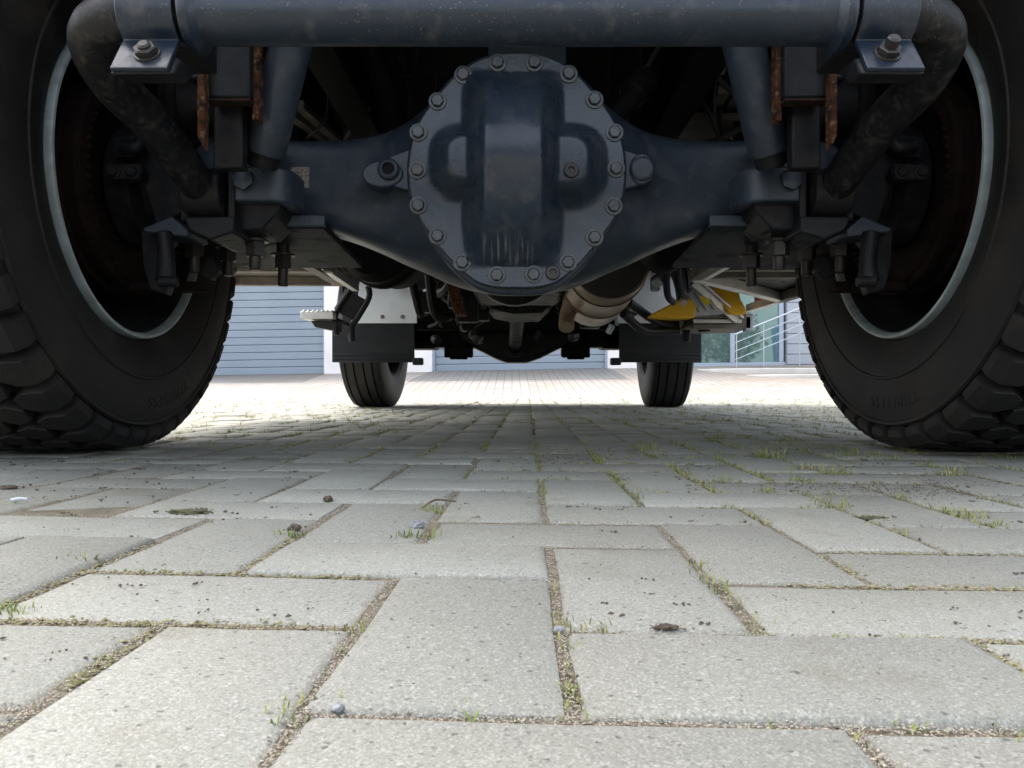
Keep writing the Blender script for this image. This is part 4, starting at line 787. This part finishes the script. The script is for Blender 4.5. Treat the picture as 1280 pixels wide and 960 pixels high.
for x0, x1 in ((415, 518), (774, 877)):
    a, b = P(x0, 403, MY), P(x1, 453, MY); mb = MB(); mb.box((a.x, MY, b.z), (b.x, MY + .012, a.z + .06)); mf = mb.build('mud_flap', FLAP, truck, bevel=.003)
    for yy in (443, 448, 452):
        z = P(0, yy, MY).z; mb = MB(); mb.box((a.x + .01, MY - .008, z - .004), (b.x - .01, MY - .001, z + .004)); mb.build('flap_rib', FLAP, mf, bevel=.002)
    p = P(x1 + 4 if x0 < 600 else x0 - 4, 452, MY); mb = MB(); mb.box((p.x - .03, MY - .01, p.z - .02), (p.x + .03, MY + .05, p.z + .022)); mb.build('flap_mount', FLAP, mf, bevel=.008)
# white plastic guards: back wall bending forward over the wheel
for s_, x0, x1, yt in ((-1, 447, 521, 338), (1, 772, 846, 352)):
    a, b = P(x0, 404, MY - .02), P(x1, yt, MY - .02); mb = MB(); prof = []
    for k in range(10): t = k / 9; prof.append((MY - .02 + .30 * t ** 3, a.z + (b.z + .12 - a.z) * t))
    for y, z in prof: mb.v += [Vector((a.x, y, z)), Vector((b.x, y, z)), Vector((b.x, y + .008, z)), Vector((a.x, y + .008, z))]
    mb.f = [(i * 4 + j, i * 4 + (j + 1) % 4, i * 4 + 4 + (j + 1) % 4, i * 4 + 4 + j) for i in range(9) for j in range(4)] + [(0, 1, 2, 3), (36, 37, 38, 39)]; mb.m = [0] * len(mb.f)
    gd = mb.build('wheel_guard', WHITEP, truck, bevel=.003)
    for px in (478, 503): inst('rivet', hexbolt(.008, .005, .012).mesh('rivet', ALUD), gd, P(px if s_ < 0 else 2 * 647 - px, 396, MY - .021))
mb = MB(); mb.cyl(P(513, 360, MY - .15), P(513, 335, MY - .15), .05, n=24); mb.cyl(P(489, 358, MY - .12), P(489, 340, MY - .12), .055, .05, n=24); mb.build('fluid_bottle', WHITEP, truck, bevel=.01)
# lockers between the axles
def locker(s, x0, x1, y0, y1, z0):
    lo, hi = sorted((sx(s, x0), sx(s, x1))); t = empty('side_locker', ((lo + hi) / 2, (y0 + y1) / 2, z0), truck)
    mb = MB(); xw = sx(s, x1); mb.box((min(xw, xw - s * .03), y0, z0), (max(xw, xw - s * .03), y1, 1.098)); mb.build('side_wall', RED, t, bevel=.004)
    mb = MB(); mb.box((lo + (.031 if s < 0 else 0), y0, z0 + .04), (hi - (.031 if s > 0 else 0), y1, z0 + .05)); mb.build('locker_floor', ALUD if s < 0 else DARK, t)
    for y in (y0, (y0 + y1) / 2, y1 - .04): mb = MB(); mb.box((lo + (.032 if s < 0 else 0), y, z0 + .002), (hi - (.032 if s > 0 else 0), y + .04, z0 + .039)); mb.build('cross_angle', ALUD, t, bevel=.002)
    for x in (lo + .035, hi - .075): mb = MB(); mb.box((x, y0 + .041, z0 - .003), (x + .04, y1 - .041, z0 + .0385)); mb.build('edge_angle', ALUD, t, bevel=.002)
    mb = MB(); mb.box((lo + .001, y0 - .014, z0 + .002), (hi - .001, y0 - .002, 1.097)); mb.build('end_wall', BLACK, t)
    mb = MB(); mb.box((lo + .032, y1 - .012, z0 + .051), (hi - .032, y1, 1.09)); mb.build('end_wall', ALUD, t)
locker(-1, .66, 1.22, 2.32, 3.13, .545)
lk = empty('side_locker', (sx(1, .95), 2.9, .505), truck); z0 = .505
corner = [(.64, 2.25), (1.185, 2.25), (1.185, 3.36), (.64, 2.68)]
mb = MB(); mb.prism([(sx(1, x), y, z0 + .045) for x, y in corner], (0, 0, .01)); mb.build('locker_floor', DARK, lk)
for k, (p_, q_) in enumerate(zip(corner, corner[1:] + corner[:1])):
    mb = MB(); mb.bar((sx(1, p_[0]), p_[1], z0 + .02 + .001 * k), (sx(1, q_[0]), q_[1], z0 + .02 + .001 * k), .04, .04); mb.build('edge_angle', ALUD if k != 2 else ALU, lk, bevel=.002)
for y in (2.45, 2.62): mb = MB(); mb.box((sx(1, .665), y, z0 + .005), (sx(1, 1.16), y + .04, z0 + .044)); mb.build('cross_angle', ALUD, lk, bevel=.002)
mb = MB(); mb.bar((sx(1, .67), 2.30, z0 + .018), (sx(1, .67), 2.66, z0 + .018), .02, .03); mb.build('cross_angle', ALU, lk)
mb = MB(); mb.box((sx(1, 1.206), 2.25, z0 + .012), (sx(1, 1.235), 3.80, 1.098)); mb.build('side_wall', RED, lk, bevel=.004)
mb = MB(); mb.box((sx(1, 1.165), 3.38, z0 + .003), (sx(1, 1.204), 3.80, z0 + .04)); mb.build('side_rail', ALU, lk, bevel=.002)
mb = MB(); mb.box((sx(1, .64), 2.212, z0 + .002), (sx(1, 1.235), 2.226, 1.097)); mb.build('end_wall', BLACK, lk)
mb = MB(); mb.prism([(sx(1, .66), 2.70, z0 + .056), (sx(1, 1.16), 3.345, z0 + .056), (sx(1, 1.16), 3.345, 1.09), (sx(1, .66), 2.70, 1.09)], (-.006, .006, 0)); mb.build('end_wall', ALUD, lk)
mb = MB(); mb.bar(P(400, 333, 2.7), P(444, 361, 3.15), .02, .02); mb.bar(P(408, 333, 2.72), P(448, 360, 3.17), .006, .03); mb.build('locker_brace', ALU, truck)
# fold-down step on the left
sp = empty('boarding_step', P(425, 420, 3.9), truck); SY = 3.9
mb = MB(); mb.prism([P(432, 361, SY), P(456, 374, SY), P(441, 400, SY), P(417, 386, SY)], (0, .03, 0)); mb.build('step_plate', DARK, sp, bevel=.004)
mb = MB(); mb.tube([P(460, 358, SY), P(461, 372, SY), P(447, 397, SY), P(440, 408, SY), P(440, 427, SY)], .016, n=10); mb.tube([P(441, 358, SY), P(420, 392, SY), P(421, 419, SY)], .014, n=10); mb.tube([P(421, 400, SY), P(441, 409, SY)], .012, n=8); mb.build('step_hanger', DARK, sp)
mb = MB(); a = P(381, 400, SY); b = P(421, 391, SY); mb.box((a.x, SY - .08, a.z), (b.x, SY + .14, b.z))
for k in range(7): mb.box((a.x + .012 + k * .023, SY - .084, b.z - .003), (a.x + .024 + k * .023, SY + .13, b.z + .006))
mb.build('step_tread', ALU, sp, bevel=.003)
mb = MB(); mb.prism([P(388, 401, SY - .02), P(421, 401, SY - .02), P(421, 414, SY - .02), P(394, 409, SY - .02)], (0, .12, 0)); mb.build('tread_support', FLAP, sp, bevel=.003)
# right: aluminium tray, tubular bars
ty = empty('folding_tray', P(890, 410, 3.9), truck); TYY = 3.72
a, b = P(850, 411, TYY), P(938, 396, TYY)
mb = MB(); mb.prism([(a.x, TYY, a.z), (b.x, TYY, a.z + .004), (b.x + .02, TYY + .36, a.z + .004), (a.x + .08, TYY + .36, a.z)], (0, 0, .055)); mb.build('tray_floor', ALUD, ty)
for k, yy in enumerate((395, 401.5, 408)): p0, p1 = P(866, yy, TYY - .01), P(920 - k * 6, yy, TYY - .01); mb = MB(); mb.box((p0.x, TYY - .016, p0.z - .0105), (p1.x + .05, TYY + .012, p0.z + .0105)); mb.build('tray_slat', ALU if k == 1 else ALUD, ty, bevel=.003)
mb = MB(); mb.prism([P(932, 392, TYY), P(942, 392, TYY), P(942, 414, TYY), P(932, 414, TYY)], (0, .05, 0)); mb.build('end_block', CLAD, ty, bevel=.004)
mb = MB(); mb.bar(P(866, 352, 3.55), P(921, 399, 3.70), .045, .02, up=(0, 1, 0)); mb.bar(P(872, 350, 3.54), P(927, 397, 3.69), .012, .034, up=(0, 1, 0)); mb.build('tray_arm', ALU, ty, bevel=.003)
mb = MB(); mb.prism([P(857, 402, TYY - .02), P(866, 397, TYY - .02), P(866, 405, TYY - .02), P(852, 412, TYY - .02)], (0, .04, 0)); mb.build('tray_hinge', DARK, ty, bevel=.003)
p = P(858, 415, TYY + .1); mb = MB(); mb.cyl(p + Vector((0, 0, .03)), p - Vector((0, 0, .05)), .02); mb.cyl(p + Vector((.09, 0, .03)), p + Vector((.09, 0, -.0)), .03); mb.build('tray_latch', DARK, ty)
hose('step_tube', [P(786, 378, 3.6), P(822, 402, 3.75), P(846, 406, 3.8)], .022, FLAP)
hose('step_tube', [P(779, 392, 3.6), P(800, 410, 3.7), P(815, 414, 3.75), P(848, 413, 3.8)], .021, FLAP)
hose('air_hose', [P(836, 335, 3.3), P(833, 350, 3.35), P(835, 370, 3.4), P(842, 378, 3.45)], .016, FLAP)
hose('air_hose', [P(847, 335, 3.3), P(848, 352, 3.35), P(852, 366, 3.4), P(858, 371, 3.45)], .016, FLAP)
mb = MB(); mb.box(tuple(P(815, 363, 3.45)), tuple(P(826, 345, 3.45) + Vector((0, .05, 0)))); mb.lathe([(0, 0), (.03, 0), (.03, .06), (0, .06)], P(820, 352, 3.42), (.4, -1, .2), 16); mb.build('valve_block', ZINC, truck, bevel=.006)

# --- wheel chock stowed in the tray
ck = empty('wheel_chock', P(870, 396, 3.62)); tag(ck, 'yellow plastic wheel chock with galvanised plate stowed under the truck side', 'wheel chock')
KY = 3.60
mb = MB(); mb.prism([P(812, 394.5, KY), P(823, 388, KY), P(857, 371, KY), P(872, 377, KY), P(868, 397, KY), P(845, 397, KY), P(814, 396.5, KY)], (0, .20, 0)); mb.build('chock_wedge', YELLOW, ck, bevel=.006)
mb = MB(); mb.prism([P(886, 357, KY + .03), P(924, 365, KY + .03), P(926, 374, KY + .03), P(932, 385, KY + .03), P(934, 391, KY + .03), P(928, 394, KY + .03), P(912, 392, KY + .03)], (0, .16, 0)); mb.build('chock_back', YELLOW, ck, bevel=.006)
pq = [P(857, 371, KY + .012), P(868, 358, KY + .012), P(905, 392, KY + .012), P(868, 395, KY + .012)]
mb = MB(); mb.prism(pq, (0, .15, 0)); zp = mb.build('chock_plate', ZINC, ck, bevel=.003)
for k in range(3):
    mb = MB(); a, b = P(861 + k * 9, 366 - k * 1.5, KY + .004), P(876 + k * 9, 389 - k * 1.5, KY + .004); mb.bar(a, b, .018, .012, up=(0, 1, 0)); mb.build('plate_rib', ZINC, zp, bevel=.003)
mb = MB(); mb.prism([P(874, 371, KY - .006), P(881, 368, KY - .006), P(889, 379, KY - .006), P(882, 382, KY - .006)], (0, .003, 0)); mb.build('sticker', STICKY, zp)
mb = MB(); mb.prism([P(850, 379, KY - .001), P(855, 373, KY - .001), P(860, 378, KY - .001), P(853, 384, KY - .001)], (0, -.002, 0)); mb.build('sticker', STICK, ck)
